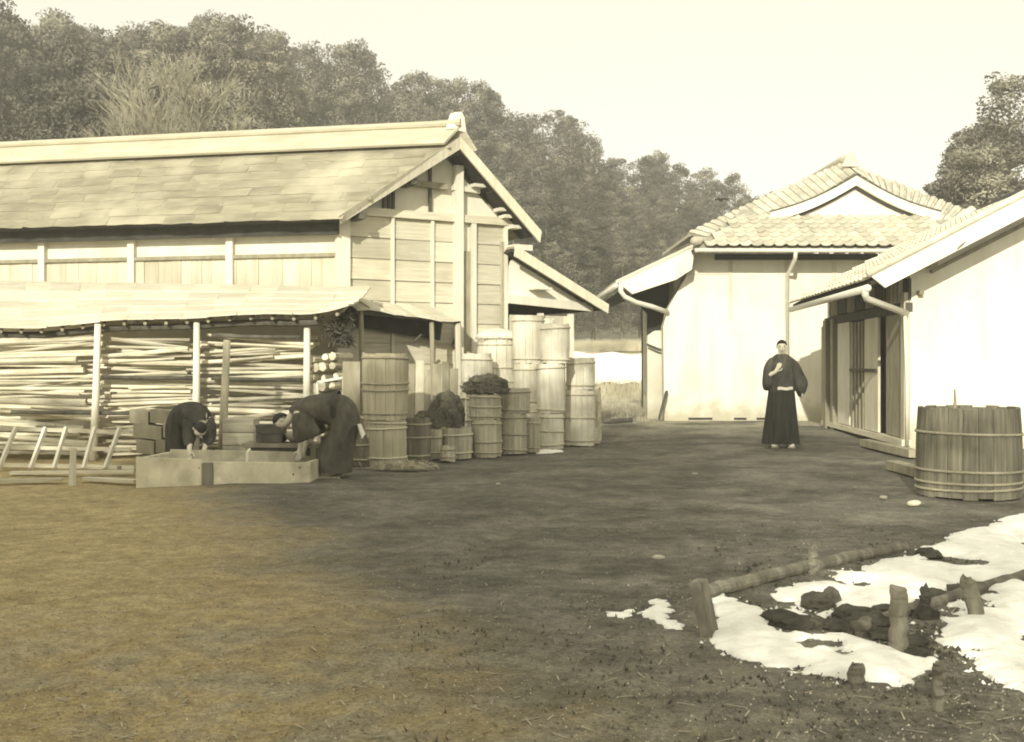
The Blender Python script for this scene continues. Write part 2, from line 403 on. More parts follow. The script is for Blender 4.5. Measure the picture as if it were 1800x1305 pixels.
# upright battens, centre post, corner posts
for px, wd, pr in ((690, .05, .03), (760, .05, .03), (832, .09, .04), (889, .06, .03)):
    u = Gp(px, 450)[0]; b = MB(); b.obb(G(u, ztop/2+.02, pr/2-.02), GD*wd/2, GN*pr, UP*(ztop/2)); b.build('batten', MT['wood_white'], barn)
u = Gp(804, 450)[0]
b = MB(); b.obb(G(u, (za-.35)/2, .03), GD*.07, GN*.07, UP*((za-.35)/2)); b.build('centre_post', MT['wood_white'], barn)
b = MB(); b.obb(G(.01, zpl/2, -.02), GD*.11, GN*.06, UP*(zpl/2)); b.build('corner_post', MT['wood_white'], barn)
# beams across the gable
zt1 = ztop+.07
b = MB(); b.beam(G(-.05, zt1, .0), G(wid+.1, zt1, .0), .10, .13); b.build('tie_beam', MT['wood_pale_h'], barn)
zb2 = Gp(760, 325)[1]; uL2 = ua-(za-.15-zb2)/((za-tipL.z)/(ua-(tipL-C0).dot(GD))); 
b = MB(); b.beam(G(ua-.95, zb2, .02), G(ua, zb2-.02, .02), .09, .10); b.build('collar_beam', MT['wood_mid'], barn)
b = MB(); b.beam(G(ua+.1, zb2-.02, .0), G(ua+.62, zb2-.04, .0), .12, .09); b.build('collar_beam', MT['wood_white'], barn)
# short studs in the shaded left of the gable
for px in (676, 684, 692, 757):
    u = Gp(px, 350)[0]; z1 = roof_z(u)-.14
    b = MB(); b.obb(G(u, (ztop+z1)/2+.05, -.02), GD*.022, GN*.025, UP*((z1-ztop)/2)); b.build('stud', MT['wood_dark'], barn)
# stepped purlin ends under the right verge
for px, py in ((913, 399), (894, 380), (885, 368), (846, 326)):
    p = hit(px, py, C0+GN*.2, GN); b = MB(); b.obb(p-GN*.12, GD*(.13 if px in (913, 846) else .07), GN*.12, UP*.028); b.build('purlin_end', MT['wood_white'], barn)
for px, py in ((625, 366), (715, 306), (798, 252), (862, 318)):
    p = hit(px, py+17, C0+GN*.1, GN); b = MB(); b.obb(p, GD*.06, GN*.30, UP*.05); b.build('purlin', MT['wood_dark'], barn)

# roof: two slabs, shingles on the slope in view
slopeL = (apex - tipL); sL = slopeL.length
nL = FD.cross(slopeL).normalized()
if nL.z < 0: nL = -nL
b = MB()
a0, a1 = tipL + nL*.02, apex + nL*.02
b.prism([a0, a1, a1+FD*(LEN+.8), a0+FD*(LEN+.8)], -nL*.09); deck_ = b.build('roof_deck', MT['soffit'], barn)
slopeR = (apex - tipR); nR = slopeR.cross(FD).normalized()
if nR.z < 0: nR = -nR
BK = -GN*.55; tR2 = tipR-GN*.55; aP2 = apex-GN*.55
nR = slopeR.cross(-GN).normalized()
if nR.z < 0: nR = -nR
b = MB(); b.prism([tipR+nR*.02, apex+nR*.02, aP2+nR*.02, tR2+nR*.02], -nR*.09); b.build('verge_deck', MT['soffit'], barn)
b = MB(); b.prism([tipR+nR*.06+BK*.03, apex+nR*.06+BK*.03, aP2+nR*.06, tR2+nR*.06], -nR*.035); b.build('verge_covering', MT['shingle'], barn)
b = MB(); b.prism([tR2+nR*.05, aP2+nR*.05, apex+FD*(LEN+.8)+nR*.05, tR2-GN*9+nR*.05], -nR*.09); b.build('roof_slope', MT['shingle'], barn)
for nm, p0, p1, nn in (('bargeboard', tipL, apex, nL), ('bargeboard', apex, tipR, nR)):
    b = MB(); d = (p1-p0).normalized()
    b.prism([p0-d*.02+nn*.05+GN*.004, p1+nn*.05+GN*.004, p1-UP*.16+GN*.004, p0-d*.02-nn*.10+GN*.004], GN*.045); b.build(nm, MT['wood_pale_v'], barn)
# shingle courses
ncr = 9; sw = .52; ncol = int((LEN+.6)/sw)
sd_ = slopeL.normalized()
b = MB(); b.prism([a0+nL*.012+FD*.03, a1+nL*.012+FD*.03, a1+FD*(LEN+.8)+nL*.012, a0+FD*(LEN+.8)+nL*.012], -nL*.008); b.build('underlay', MT['shingle'], barn)
Yp = nL.cross(-FD).normalized(); sP = abs(slopeL.dot(Yp))
proto = []
for q in range(5):
    rr = random.Random(40+q); m = MB()
    wq = sw*.53; hl = sP/ncr*.66
    cuts = [-wq, -wq*.4, wq*.3, wq]
    fb = rr.uniform(-.02, .02); front = [fb+rr.uniform(-.012, .012) for _ in cuts]
    top = []; bot = []
    for x, fr in zip(cuts, front):
        top += [V(x, -hl+fr, .009+rr.uniform(-.002, .006)), V(x, hl, 0.0)]
        bot += [V(x, -hl+fr, .004), V(x, hl, -.006)]
    n0 = 0; m.v = top + bot; k = len(top)
    for i in range(3):
        a = 2*i; m.f += [(a, a+2, a+3, a+1), (k+a, k+a+1, k+a+3, k+a+2), (a, k+a, k+a+2, a+2)]
    m.f += [(0, 1, k+1, k), (6, 6+k, 7+k, 7)]
    proto.append(m.mesh('shingle', MT['shingle']))
Rm = Matrix((-FD, Yp, nL)).transposed()
for j in range(ncr):
    for i in range(ncol):
        uu = (i + .5 + (.5 if j % 2 else 0) + R.uniform(-.12, .12))*sw
        p = tipL + sd_*(sL*(j+.45)/ncr) + FD*uu + nL*(.028+R.uniform(0, .006))
        if uu < sw*.5: p = p + FD*(sw*.25)
        o = link('shingle', R.choice(proto), deck_)
        rot = Rm @ Matrix.Rotation(R.uniform(-.04, .04), 3, 'Z') @ Matrix.Rotation(R.uniform(.0, .014), 3, 'X')
        o.matrix_basis = Matrix.Translation(p - barn.location) @ rot.to_4x4()
# ridge cap: broad boards on both sides with a raised end
rc = MB(); e0 = apex + GN*.06 + UP*.03; L2 = FD*(LEN+.9)
rc.prism([e0-sd_*.34+nL*.10, e0+UP*.21, e0+UP*.17-sd_*.0, e0-sd_*.34+nL*.06], L2); rc.build('ridge_board', MT['ridge'], barn)
rc = MB(); sr = (tipR-apex).normalized(); rc.prism([e0+sr*.35+nR*.10, e0+UP*.24+GD*.02, e0+UP*.20+GD*.02, e0+sr*.35+nR*.06], L2); rc.build('ridge_board', MT['ridge'], barn)
rc = MB(); rc.tube([e0+UP*.25+GN*.02, e0+UP*.245+FD*.5, e0+UP*.24+FD*(LEN+.8)], [.07, .06, .06], 8); rc.build('ridge_pole', MT['ridge'], barn)
rc = MB(); rc.prism([e0+UP*.14-GD*.13, e0+UP*.40-GD*.05, e0+UP*.44+GD*.03, e0+UP*.36+GD*.08, e0+UP*.10+GD*.12], FD*.13); rc.build('ridge_end', MT['wood_white'], barn)
# front: eave rafters, posts, rail, boards
zE = tipL.z
for i in range(26):
    uu = .3+i*.52; p = FF(uu, zE-.03, .38); q = FF(uu, zE+.22, -.02)
    b = MB(); b.beam(p, q, .05, .07); b.build('rafter', MT['soffit'], barn)
b = MB(); b.obb(FF(LEN/2-.05, zE-.10, .16), FD*(LEN/2-.05), FN*.02, UP*.12); b.build('eave_shade_board', MT['soffit'], barn)  # dark board drawn for the eave underside and its shadow on the wall
zr = Fp(500, 450)[1]; zb = Fp(500, 512)[1]-.5
for px in (75, 232, 405, -95, -260):
    uu = Fp(px, 440)[0]; b = MB(); b.obb(FF(uu, (zpl+zb)/2, .0), FD*.06, FN*.05, UP*((zpl-zb)/2)); b.build('post', MT['wood_white'], barn)
b = MB(); b.beam(FF(-.02, zr, .0), FF(LEN, zr, .0), .07, .06); b.build('rail', MT['wood_mid'], barn)
uu = .12
while uu < LEN*.75:
    wd = R.uniform(.16, .27); d = R.uniform(-.008, .006)
    b = MB(); b.obb(FF(uu+wd/2, (zr+zb)/2, -.03+d), FD*(wd*.492), FN*.012, UP*((zr-zb)/2-.02)); b.build('board', MT['wood_pale_v'], fw_); uu += wd
b = MB(); p = Fp(372, 408, .05); b.prism([FF(p[0]-.05, p[1]-.10, .03), FF(p[0]+.04, p[1]-.12, .03), FF(p[0]+.05, p[1]+.02, .03), FF(p[0]-.01, p[1]+.12, .03)], FN*.03); b.build('bracket', MT['wood_white'], barn)

# lower wing roof behind the right end of the barn
wb = G(wid+.03, 0); wing = thing('lean_to_wing', 'lower plastered wing with sloping verge behind the straw barrels', 'shed wing', wb)
BKV = -GN
def Wp(px, py, o=0.0): return hit(px, py, C0+GN*o, GN)
w0, w1 = Wp(903, 437, .3), Wp(1066, 540, .3)
nW = (w1-w0).cross(BKV).normalized(); nW = nW if nW.z > 0 else -nW
b = MB(); b.prism([w0, w1, w1+BKV*6, w0+BKV*6], -nW*.07); b.build('roof_deck', MT['soffit'], wing)
b = MB(); b.prism([w0+nW*.05+BKV*.03, w1+nW*.05+BKV*.03, w1+nW*.05+BKV*6, w0+nW*.05+BKV*6], -nW*.045); b.build('roof_covering', MT['shingle'], wing)
b = MB(); b.prism([w0+nW*.05+GN*.003, w1+nW*.05+GN*.003, w1-UP*.12+GN*.003, w0-UP*.14+GN*.003], GN*.05); b.build('bargeboard', MT['wood_pale_v'], wing)
b = MB(); b.prism([Wp(893, 470), Wp(905, 452), Wp(1035, 532), Wp(893, 530)], -GN*.08); b.build('gable_plaster', MT['plaster'], wing)
b = MB(); b.beam(Wp(893, 526, .02), Wp(1040, 541, .02), .10, .15); b.build('tie_beam', MT['wood_white'], wing)
b = MB(); b.beam(Wp(895, 436, .1), Wp(926, 438, .1), .4, .10); b.build('beam_end', MT['wood_white'], wing)
p = Wp(950, 508, .16); b = MB(); b.obb(p, GD*.16, GN*.14, UP*.02); b.build('purlin', MT['wood_white'], wing)
for px in (950, 1003):
    p = Wp(px, 560); b = MB(); b.obb((p.x, p.y, 1.08), GD*.045, GN*.045, UP*1.08); b.build('post', MT['wood_white'], wing)
for pa, pb, nn in ((895, 947, 4), (955, 1000, 4)):
    a, c = Wp(pa, 560, -.03), Wp(pb, 560, -.03)
    for k in range(nn):
        t = (k+.5)/nn; q = a.lerp(c, t); b = MB(); b.obb((q.x, q.y, 1.06), GD*((c-a).length/nn*.49), GN*.012, UP*1.06); b.build('board', MT['wood_pale_v'], wing)

# ------------------------------------------------------------------ woodshed lean-to in front of the barn
ws = thing('woodshed', 'open lean-to woodshed with pale bark roof on thin posts', 'woodshed', gnd(346, 812))
E0, E1 = at(-330, 588, 15.0), at(612, 549, 14.15)
T0, T1 = at(-330, 490, 19.2), at(650, 506, 17.7)
def wroof(u, v):
    e = E0.lerp(E1, u); t = T0.lerp(T1, u); p = e.lerp(t, v)
    sag = .05*math.sin(u*11)+.04*math.sin(u*23+1)
    lift = .10*max(0, (u-.9)/.1)**2
    p.z += -.05*math.sin(math.pi*v) + sag*(1-v)*.4 + lift*(1-v)
    return p
ncx, ncy = 20, 5
for j in range(ncy):
    for i in range(ncx):
        u0, u1 = (i-.04)/ncx, (i+1.04)/ncx; v0, v1 = max(0, (j-.12)/ncy), (j+1)/ncy
        if j == 0: v0 = -.02+R.uniform(-.012, .012)
        dz0 = .010*(1 if (i+j) % 2 else .5)+.006+R.uniform(0, .006); m = MB()
        nu, nv = 3, 2; sk = R.uniform(-.010, .010)
        tv = [[wroof(min(1.01, u0+(u1-u0)*a/nu), v0+(v1-v0)*c/nv+sk*a/nu)+UP*(dz0*(1-c/nv)+.012+(R.uniform(0, .004))) for a in range(nu+1)] for c in range(nv+1)]
        for row in tv: m.v += row
        m.v += [p-UP*.022 for row in tv for p in row]; k = (nu+1)*(nv+1)
        for c in range(nv):
            for a in range(nu):
                q = c*(nu+1)+a; m.f += [(q, q+1, q+nu+2, q+nu+1), (k+q, k+q+nu+1, k+q+nu+2, k+q+1)]
        for a in range(nu): m.f.append((a, k+a, k+a+1, a+1))
        for c in range(nv):
            q = c*(nu+1); m.f.append((q, q+nu+1, k+q+nu+1, k+q)); q += nu; m.f.append((q, k+q, k+q+nu+1, q+nu+1))
        m.build('bark_sheet', MT['bark_roof'], ws)
for i in range(26):
    u = (i+.5)/26; b = MB(); b.tube([wroof(u, q_)-UP*.050 for q_ in (-.004, .2, .4, .6, .8, .98)], .024, 6); b.build('rafter', MT['wood_mid'], ws)
b = MB(); b.tube([wroof(u/20, .04)-UP*.12 for u in range(0, 20)], .045, 8); b.build('eave_pole', MT['wood_dark'], ws)
posts = []
for px, y0 in ((172, 578), (346, 575), (540, 566), (-60, 580), (-250, 584)):
    top = at(px, y0, 14.45); posts.append(top); sway = {172: -.06}.get(px, -.015)
    b = MB(); b.tube([V(top.x+sway, top.y-.02, -.02), V(top.x+sway*.4, top.y, top.z*.5), top+UP*.06], [.052, .048, .043], 8); b.build('post', MT['wood_white'], ws, smooth=True)
for z, pa, pb in ((1.62, 372, 530), (1.08, 180, 345), (1.06, 372, 545), (.62, 20, 345)):
    b = MB(); a = at(pa, 640, 14.52); c = at(pb, 640, 14.50); b.tube([V(a.x, a.y, z), V((a.x+c.x)/2, a.y, z-.015), V(c.x, c.y, z-.02)], .026, 7); b.build('rail', MT['wood_dark'], ws, smooth=True)  # dark rails stand in for shadow gaps among the logs
b = MB(); b.tube([gnd(389, 826)-UP*.02, at(394, 715, 13.2), at(399, 598, 13.25)], [.055, .05, .045], 8)
tag(b.build('pole', MT['wood_mid'], origin=gnd(389, 826), smooth=True), 'tall slim pole standing in front of the woodpile by the washing trough', 'pole')

# ------------------------------------------------------------------ firewood
def log_mesh(seed, split):
    rr = random.Random(seed); m = MB(); n = 7
    prof = [rr.uniform(.8, 1.12) for _ in range(n)]
    if split: prof[0] = .45; prof[1] = .55; prof[2] = .8
    rings = []; bend = rr.uniform(-.035, .035); bz = rr.uniform(-.02, .02)
    for k in range(6):
        t = k/5; r = 1.0-.12*t+rr.uniform(-.05, .05)
        c = V(t-.5, bend*math.sin(math.pi*t), bz*math.sin(math.pi*t))
        rings.append([c+V(rr.uniform(-.004, .004), math.cos(2*math.pi*q/n)*r*prof[q]*.5, math.sin(2*math.pi*q/n)*r*prof[q]*.5) for q in range(n)])
    m.loft([x for x in rings]); return m
LOGS = []
for q in range(9):
    m = log_mesh(100+q, q % 2); me = m.mesh('firewood_log', MT['log'], smooth=False); LOGS.append(me)
def put_log(c, d, L, r, roll, label, group, tilt=0):
    o = link('firewood_log', R.choice(LOGS), None)
    x = V(d.x, d.y, 0).normalized(); x = V(x.x, x.y, tilt).normalized(); y = UP.cross(x).normalized(); z = x.cross(y)
    o.matrix_basis = Matrix.Translation(c) @ Matrix((x, y, z)).transposed().to_4x4() @ Matrix.Rotation(roll, 4, 'X') @ Matrix.Diagonal((L, r*2, r*2, 1))
    tag(o, label, 'firewood', group); return o
bays = [(-250, -60, 'split log stacked at the outer left end of the woodpile'), (-60, 172, 'split log stacked between the end and the leftmost woodshed post'),
        (172, 346, 'split log stacked between the left and middle woodshed posts'), (346, 545, 'split log stacked between the middle and right woodshed posts')]
FDW = V(-.995, .06, 0).normalized()
for (pa, pb, lab0) in bays:
    lab = lab0.replace('split log', 'loose stick')
    a = at(pa, 640, 14.62); c = at(pb, 640, 14.58)
    for layer in (0, 1):
        z = .05
        while z < 1.56:
            r = R.choice((R.uniform(.016, .028), R.uniform(.02, .045))); span = (c-a).length
            cc = a.lerp(c, .5+R.uniform(-.05, .05)); cc = V(cc.x, cc.y + .06 + layer*.19 + R.uniform(-.06, .06), z+r)
            third = 'low' if z < .5 else ('halfway up' if z < 1.05 else 'high')
            lab = lab0.replace('split log stacked', 'split log stacked %s' % third)
            put_log(cc, FDW, span*R.uniform(.72, 1.10), r, R.uniform(0, 6.28), lab, 'logs: '+lab[10:], R.gauss(0, .055))
            z += r*2*R.uniform(.92, 1.25)
        if layer == 0:
            lab = lab0.replace('split log stacked', 'loose slanting stick caught')
            for q in range(5):
                zz = R.uniform(.1, 1.4); cc = a.lerp(c, R.uniform(.3, .7)); put_log(V(cc.x, cc.y-.03, zz), FDW, R.uniform(.5, .9), R.uniform(.014, .024), R.uniform(0, 6), lab, 'sticks: '+lab[14:], R.uniform(-.15, .15))
# cut ends stacked at the right end of the pile
lab = 'short log end showing at the right end of the woodpile under the roof corner'
for zz in range(11):
    for k in range(3):
        p = at(562+k*18+R.uniform(-5, 5), 640, 14.6); r = R.uniform(.045, .07)
        put_log(V(p.x, p.y+.25, .08+zz*.125+R.uniform(-.02, .02)), V(.25, 1, 0), .62, r, R.uniform(0, 6), lab, 'log ends at the end of the woodpile')
def bundle(name, label, cat, c, size, n, mat, ax=None, seed=1, thick=.006):
    """a tangle of bent sticks filling an ellipsoid that rests on c"""
    rr = random.Random(seed); m = MB(); c = V(*c)
    subs = [(V(0, 0, 0), 1.0)]
    if ax is None and size[2] > .1:
        subs = [(V(rr.uniform(-.8, .8)*size[0], rr.uniform(-.3, .3)*size[1], size[2]*rr.uniform(0, .75)*(1 if q else 0)), rr.uniform(.35, .7)) for q in range(7)]
    for k in range(n):
        so, sc = rr.choice(subs)
        d = V(rr.gauss(0, 1), rr.gauss(0, .6), rr.gauss(0, .55))
        d.normalize(); w = V(rr.gauss(0, .5), rr.gauss(0, .5), rr.gauss(0, .5))
        p = c + so + V(w.x*size[0], w.y*size[1], (w.z*.5+.3)*size[2]*.8)*sc
        L = rr.uniform(.25, .9)*max(size[0], size[1])
        e0_, e1_ = p-d*L/2, p+d*L/2-UP*L*rr.uniform(0, .4)
        for e in (e0_, e1_):
            lim = c.z+.005 if abs(e.x-c.x) < size[0]*.9 else .005
            if e.z < lim: e.z = lim
        mid_ = (e0_+e1_)/2+V(rr.gauss(0, .03), rr.gauss(0, .03), rr.uniform(0, .08)); m.tube([e0_, mid_, e1_], [thick*rr.uniform(.5, 1.2), thick*.8, thick*.4], 3, False)
    return tag(m.build(name, mat, origin=c), label, cat, kind='stuff')
bundle('brush_bundle', 'dark tangled brushwood jammed under the woodshed roof corner', 'brushwood', at(598, 612, 14.5), (.16, .18, .5), 420, MT['straw_dark'], None, 5, .010)
# ------------------------------------------------------------------ barrels and tubs
def barrel(name, label, cat, c, r0, r1, h, mat, hoops, hoopmat, bulge=.03, n=14, lid=True, group='tubs and barrels along the barn', cat_lid=None, tilt=None, thick=.022):
    t = thing(name, label, cat, c, group); ns = 5
    if tilt: t.rotation_euler = tilt
    a = math.pi/n*.965; m = MB(); rows = []
    for i in range(ns+1):
        f = i/ns; r = r0+(r1-r0)*f+bulge*math.sin(math.pi*f)
        for s_, rr in ((-1, r), (0, r+.003), (1, r)):
            m.v.append(V(math.cos(a*s_)*rr, math.sin(a*s_)*rr, f*h))
        for s_ in (1, -1): m.v.append(V(math.cos(a*s_)*(r-thick), math.sin(a*s_)*(r-thick), f*h))
    for i in range(ns):
        for k in range(5):
            p = i*5+k; q = i*5+(k+1) % 5; m.f.append((p, q, q+5, p+5))
    m.f.append((4, 3, 2, 1, 0)); m.f.append(tuple(ns*5+k for k in range(5)))
    me = m.mesh('stave', mat)
    for k in range(n):
        o = link('stave', me, t, (0, 0, R.uniform(-.006, .014)), (0, 0, 2*math.pi*(k+.3)/n))
    for fz in hoops:
        r = r0+(r1-r0)*fz+bulge*math.sin(math.pi*fz)+.010; hb = MB()
        pts = [V(math.cos(q*2*math.pi/24)*r, math.sin(q*2*math.pi/24)*r, fz*h) for q in range(24)]
        tilt_ = R.uniform(-.012, .012)
        ring_ = []
        for p in pts:
            d = V(p.x, p.y, 0).normalized(); z0 = p.z+tilt_*p.x/r
            ring_.append([V(p.x, p.y, z0)+d*.009*math.cos(w)+UP*.014*math.sin(w) for w in (0, 1.05, 2.1, 3.14, 4.2, 5.25)])
        nr = len(ring_)
        for rg in ring_: hb.v += rg
        for i in range(nr):
            for k in range(6): hb.f.append((i*6+k, ((i+1) % nr)*6+k, ((i+1) % nr)*6+(k+1) % 6, i*6+(k+1) % 6))
        me2 = hb.mesh('hoop', hoopmat, smooth=True); link('hoop', me2, t)
    if lid:
        rl = r1-thick-.004; z1 = h-.035
        nb = 4
        for k in range(nb):
            y0, y1 = -rl+2*rl*k/nb+.003, -rl+2*rl*(k+1)/nb-.003; pts = []
            for i in range(7):
                y = y0+(y1-y0)*i/6; pts.append((math.sqrt(max(0, rl*rl-y*y)), y))
            poly = [V(x, y, z1) for x, y in pts]+[V(-x, y, z1) for x, y in pts[::-1]]
            lb = MB(); lb.prism(poly, (0, 0, .018)); link('lid_board', lb.mesh('lid_board', mat), t)
    else:
        lb = MB(); rl = r0-thick+.004; lb.prism([V(math.cos(i*math.pi/10)*rl, math.sin(i*math.pi/10)*rl, .03) for i in range(20)], (0, 0, .02)); link('bottom', lb.mesh('bottom', mat), t)
    return t
def bar_px(name, label, cx, wpx, top, base, mat, hoops, hm, Y=None, z0=None, taper=0.0, bulge=.02, lid=True, n=14, cat='barrel', **k):
    """bottom ones from their base pixel, stacked ones on depth Y and height z0"""
    if Y is None: Y = F*H/(base-HY)
    r = wpx/F*Y/2; Yc = Y+r; zt = H-(top-HY)/F*Yc
    z = 0.0 if z0 is None else z0
    x = (cx-CX)/F*Yc
    k.setdefault('tilt', (R.uniform(-.012, .012), R.uniform(-.014, .014), R.uniform(0, 6)))
    barrel(name, label, cat, V(x, Yc, z), r*(1-taper), r*(1+taper), zt-z, mat, hoops, hm, bulge=bulge*r*2, lid=lid, n=n, **k)
    return V(x, Yc, zt)
P1 = bar_px('wooden_tub', 'tan wooden tub standing at the front, carrying the tallest tan tub', 680, 68, 738, 821, MT['stave_tan'], (.18, .82, .94), MT['hoop_pale'], cat='tub')
bar_px('wooden_tub', 'tall tan wooden tub stacked on another tan tub beside the woodpile', 677, 79, 622, 0, MT['stave_tan'], (.10, .46, .56, .93), MT['hoop'], Y=P1.y-.27, z0=P1.z+.005, taper=.04, cat='tub')
bar_px('wooden_tub', 'dark open tub on the ground behind the stooping person in a long robe', 634, 52, 768, 820, MT['stave_dark'], (.2, .75), MT['hoop'], lid=False, taper=.08, cat='tub')
bar_px('wooden_tub', 'dark narrow tub in the shade between tan stack and low wide tub', 731, 48, 735, 813, MT['stave_dark'], (.15, .55, .88), MT['hoop'], lid=False, taper=.05, cat='tub')
bar_px('pail', 'small narrow pail beside the low wide tub', 763, 26, 757, 809, MT['stave_grey'], (.25, .8), MT['hoop'], lid=False, n=10, cat='pail')
bar_px('wooden_tub', 'low wide grey tub with open top in front of the boards', 803, 54, 752, 808, MT['stave_grey'], (.2, .78), MT['hoop_pale'], lid=False, taper=.03, cat='tub')
P7 = bar_px('barrel', 'grey barrel on the ground carrying a barrel topped with brushwood', 855, 52, 738, 805, MT['stave_grey'], (.14, .42, .9), MT['hoop'])
P8 = bar_px('barrel', 'grey barrel stacked in the second tier under the dark brushwood bundle', 853, 54, 693, 0, MT['stave_grey'], (.12, .5, .88), MT['hoop'], Y=P7.y-.2, z0=P7.z+.005)
P9 = bar_px('barrel', 'grey barrel on the ground second from the brushwood stack', 902, 47, 727, 800, MT['stave_grey'], (.12, .5, .9), MT['hoop'])
bar_px('barrel', 'short grey barrel stacked on the barrel beside the brushwood stack', 906, 50, 683, 0, MT['stave_grey'], (.15, .85), MT['hoop'], Y=P9.y-.18, z0=P9.z+.005)
bar_px('barrel', 'narrow grey barrel wedged in the bottom row of the barrel stacks', 935, 27, 735, 797, MT['stave_grey'], (.15, .85), MT['hoop'], n=10)
P12 = bar_px('barrel', 'pale barrel at the foot of the tall three tier stack', 967, 47, 727, 790, MT['stave_pale'], (.12, .5, .9), MT['hoop_pale'])
P13 = bar_px('barrel', 'tall pale barrel in the middle of the three tier stack', 969, 49, 640, 0, MT['stave_pale'], (.08, .92), MT['hoop_pale'], Y=P12.y-.18, z0=P12.z+.005, taper=.03)
bar_px('barrel', 'pale barrel topmost on the three tier stack under the wing roof', 976, 50, 571, 0, MT['stave_pale'], (.1, .9), MT['hoop_pale'], Y=P12.y-.18, z0=P13.z+.005, taper=.03)
Q1 = bar_px('barrel', 'pale barrel at the bottom of the stack against the barn corner', 930, 50, 715, 0, MT['stave_pale'], (.12, .88), MT['hoop_pale'], Y=16.7, z0=0)
Q2 = bar_px('barrel', 'pale barrel in the middle of the stack against the barn corner', 929, 51, 640, 0, MT['stave_pale'], (.12, .88), MT['hoop_pale'], Y=16.7, z0=Q1.z+.005)
bar_px('barrel', 'pale barrel topmost of the stack against the barn corner', 928, 54, 556, 0, MT['stave_pale'], (.1, .9), MT['hoop_pale'], Y=16.7, z0=Q2.z+.005, taper=.05)
P16 = bar_px('barrel', 'large pale barrel on the ground at the far end of the row', 1018, 54, 686, 785, MT['stave_pale'], (.1, .5, .93), MT['hoop_pale'])
bar_px('barrel', 'short pale barrel stacked on the large barrel ending the row', 1021, 50, 630, 0, MT['stave_pale'], (.15, .85), MT['hoop_pale'], Y=P16.y-.22, z0=P16.z+.005)
S1 = bar_px('barrel', 'broad sunlit tub behind the brushwood topped barrels, lower one', 880, 78, 660, 0, MT['stave_pale'], (.1, .5, .9), MT['hoop_pale'], Y=16.9, z0=0, bulge=.01)
S2 = bar_px('barrel', 'broad sunlit tub with straw cap behind the brushwood topped barrels', 877, 76, 596, 0, MT['stave_pale'], (.2, .85), MT['hoop_pale'], Y=16.95, z0=S1.z+.005, taper=-.04)
S3 = bar_px('barrel', 'broad pale tub behind the straw heap and the centre post, lower one', 836, 56, 690, 0, MT['stave_pale'], (.1, .5, .9), MT['hoop_pale'], Y=16.3, z0=0, bulge=.01)
bar_px('barrel', 'broad pale tub behind the straw heap and the centre post, upper one', 838, 54, 622, 0, MT['stave_pale'], (.15, .85), MT['hoop_pale'], Y=16.32, z0=S3.z+.005, taper=-.03)
S4 = bar_px('barrel', 'large bleached barrel standing behind the pale stacks, lower one', 952, 44, 700, 0, MT['stave_pale'], (.12, .88), MT['hoop_pale'], Y=17.5, z0=0)
S5 = bar_px('barrel', 'large bleached barrel standing behind the pale stacks, middle one', 951, 44, 628, 0, MT['stave_pale'], (.12, .88), MT['hoop_pale'], Y=17.5, z0=S4.z+.005)
bar_px('barrel', 'large bleached barrel standing behind the pale stacks, topmost one', 952, 46, 562, 0, MT['stave_pale'], (.12, .88), MT['hoop_pale'], Y=17.5, z0=S5.z+.005)
bar_px('wooden_tub', 'upturned small grey tub lying before the low wide tub', 787, 24, 784, 812, MT['stave_grey'], (.3, .8), MT['hoop'], n=10, cat='tub', taper=-.1)
# straw caps and bundles
def straw_dome(label, c, r, h, seed, mat='straw'):
    rr = random.Random(seed); m = MB()
    m.loft([ring(V(c.x, c.y, c.z+h*math.sin(t)), (r*math.cos(t)*1.02, 0, 0), (0, r*math.cos(t)*1.02, 0), 18, lambda w: 1+.03*math.sin(w*7+seed)) for t in (0, .35, .7, 1.05, 1.35, 1.5)])
    for k in range(150):
        a = rr.uniform(0, 6.28); d = V(math.cos(a), math.sin(a), 0); p0 = c+V(0, 0, h*1.02)+d*.04; p1 = c+d*r*.75+UP*h*.72; p2 = c+d*r*(1.04+rr.uniform(0, .05))+UP*rr.uniform(-.05, .04)
        m.tube([p0, p1, p2], [.004, .005, .003], 3, False)
    return tag(m.build('straw_cover', MT[mat], origin=c, smooth=True), label, 'straw cover')
straw_dome('rounded pale straw cover capping the broad sunlit tub', S2, .36, .16, 3, 'wood_white')
def heap(label, c, size, seed, n):
    rr = random.Random(seed); t = thing('straw_heap', label, 'straw heap', c)
    bm = bmesh.new(); bmesh.ops.create_icosphere(bm, subdivisions=5, radius=1)
    for v in bm.verts:
        d = v.co.copy(); k = 1+.32*mnoise.noise(d*1.7+V(seed, 0, 0))+.20*mnoise.noise(d*4+V(0, seed, 0))+.12*mnoise.noise(d*11)+.07*mnoise.noise(d*24)
        kz = 1+.22*mnoise.noise(V(d.x, d.y, 0)*1.5+V(seed, 3, 0))+.06*mnoise.noise(V(d.x, d.y, d.z)*5); v.co = V(d.x*size[0]*k, d.y*size[1]*k, max(-.02, (d.z+.55)/1.55)*size[2]*kz)
    me = bpy.data.meshes.new('matted_straw'); bm.to_mesh(me); bm.free(); me.materials.append(MT['straw_dark']); link('matted_straw', me, t)
    m = MB()
    for k in range(n):
        a = rr.uniform(0, 6.28); e = rr.uniform(.0, 1.3); d = V(math.cos(a)*math.cos(e), math.sin(a)*math.cos(e), math.sin(e))
        p = V(d.x*size[0], d.y*size[1], d.z*size[2]*.9+.03)*rr.uniform(.8, 1.0); g = V(rr.gauss(0, 1), rr.gauss(0, 1), rr.gauss(-.3, .5)).normalized()*rr.uniform(.03, .11)
        q = p+g; q.z = max(q.z, .01); m.tube([p-g, p+V(0, 0, .015), q], [.004, .005, .002], 3, False)
    o = link('loose_stalks', m.mesh('loose_stalks', MT['stave_dark']), t); o['kind'] = 'stuff'
heap('dark lumpy heap of damp straw on the second tier grey barrel', P8+UP*.0, (.31, .19, .26), 3, 300)
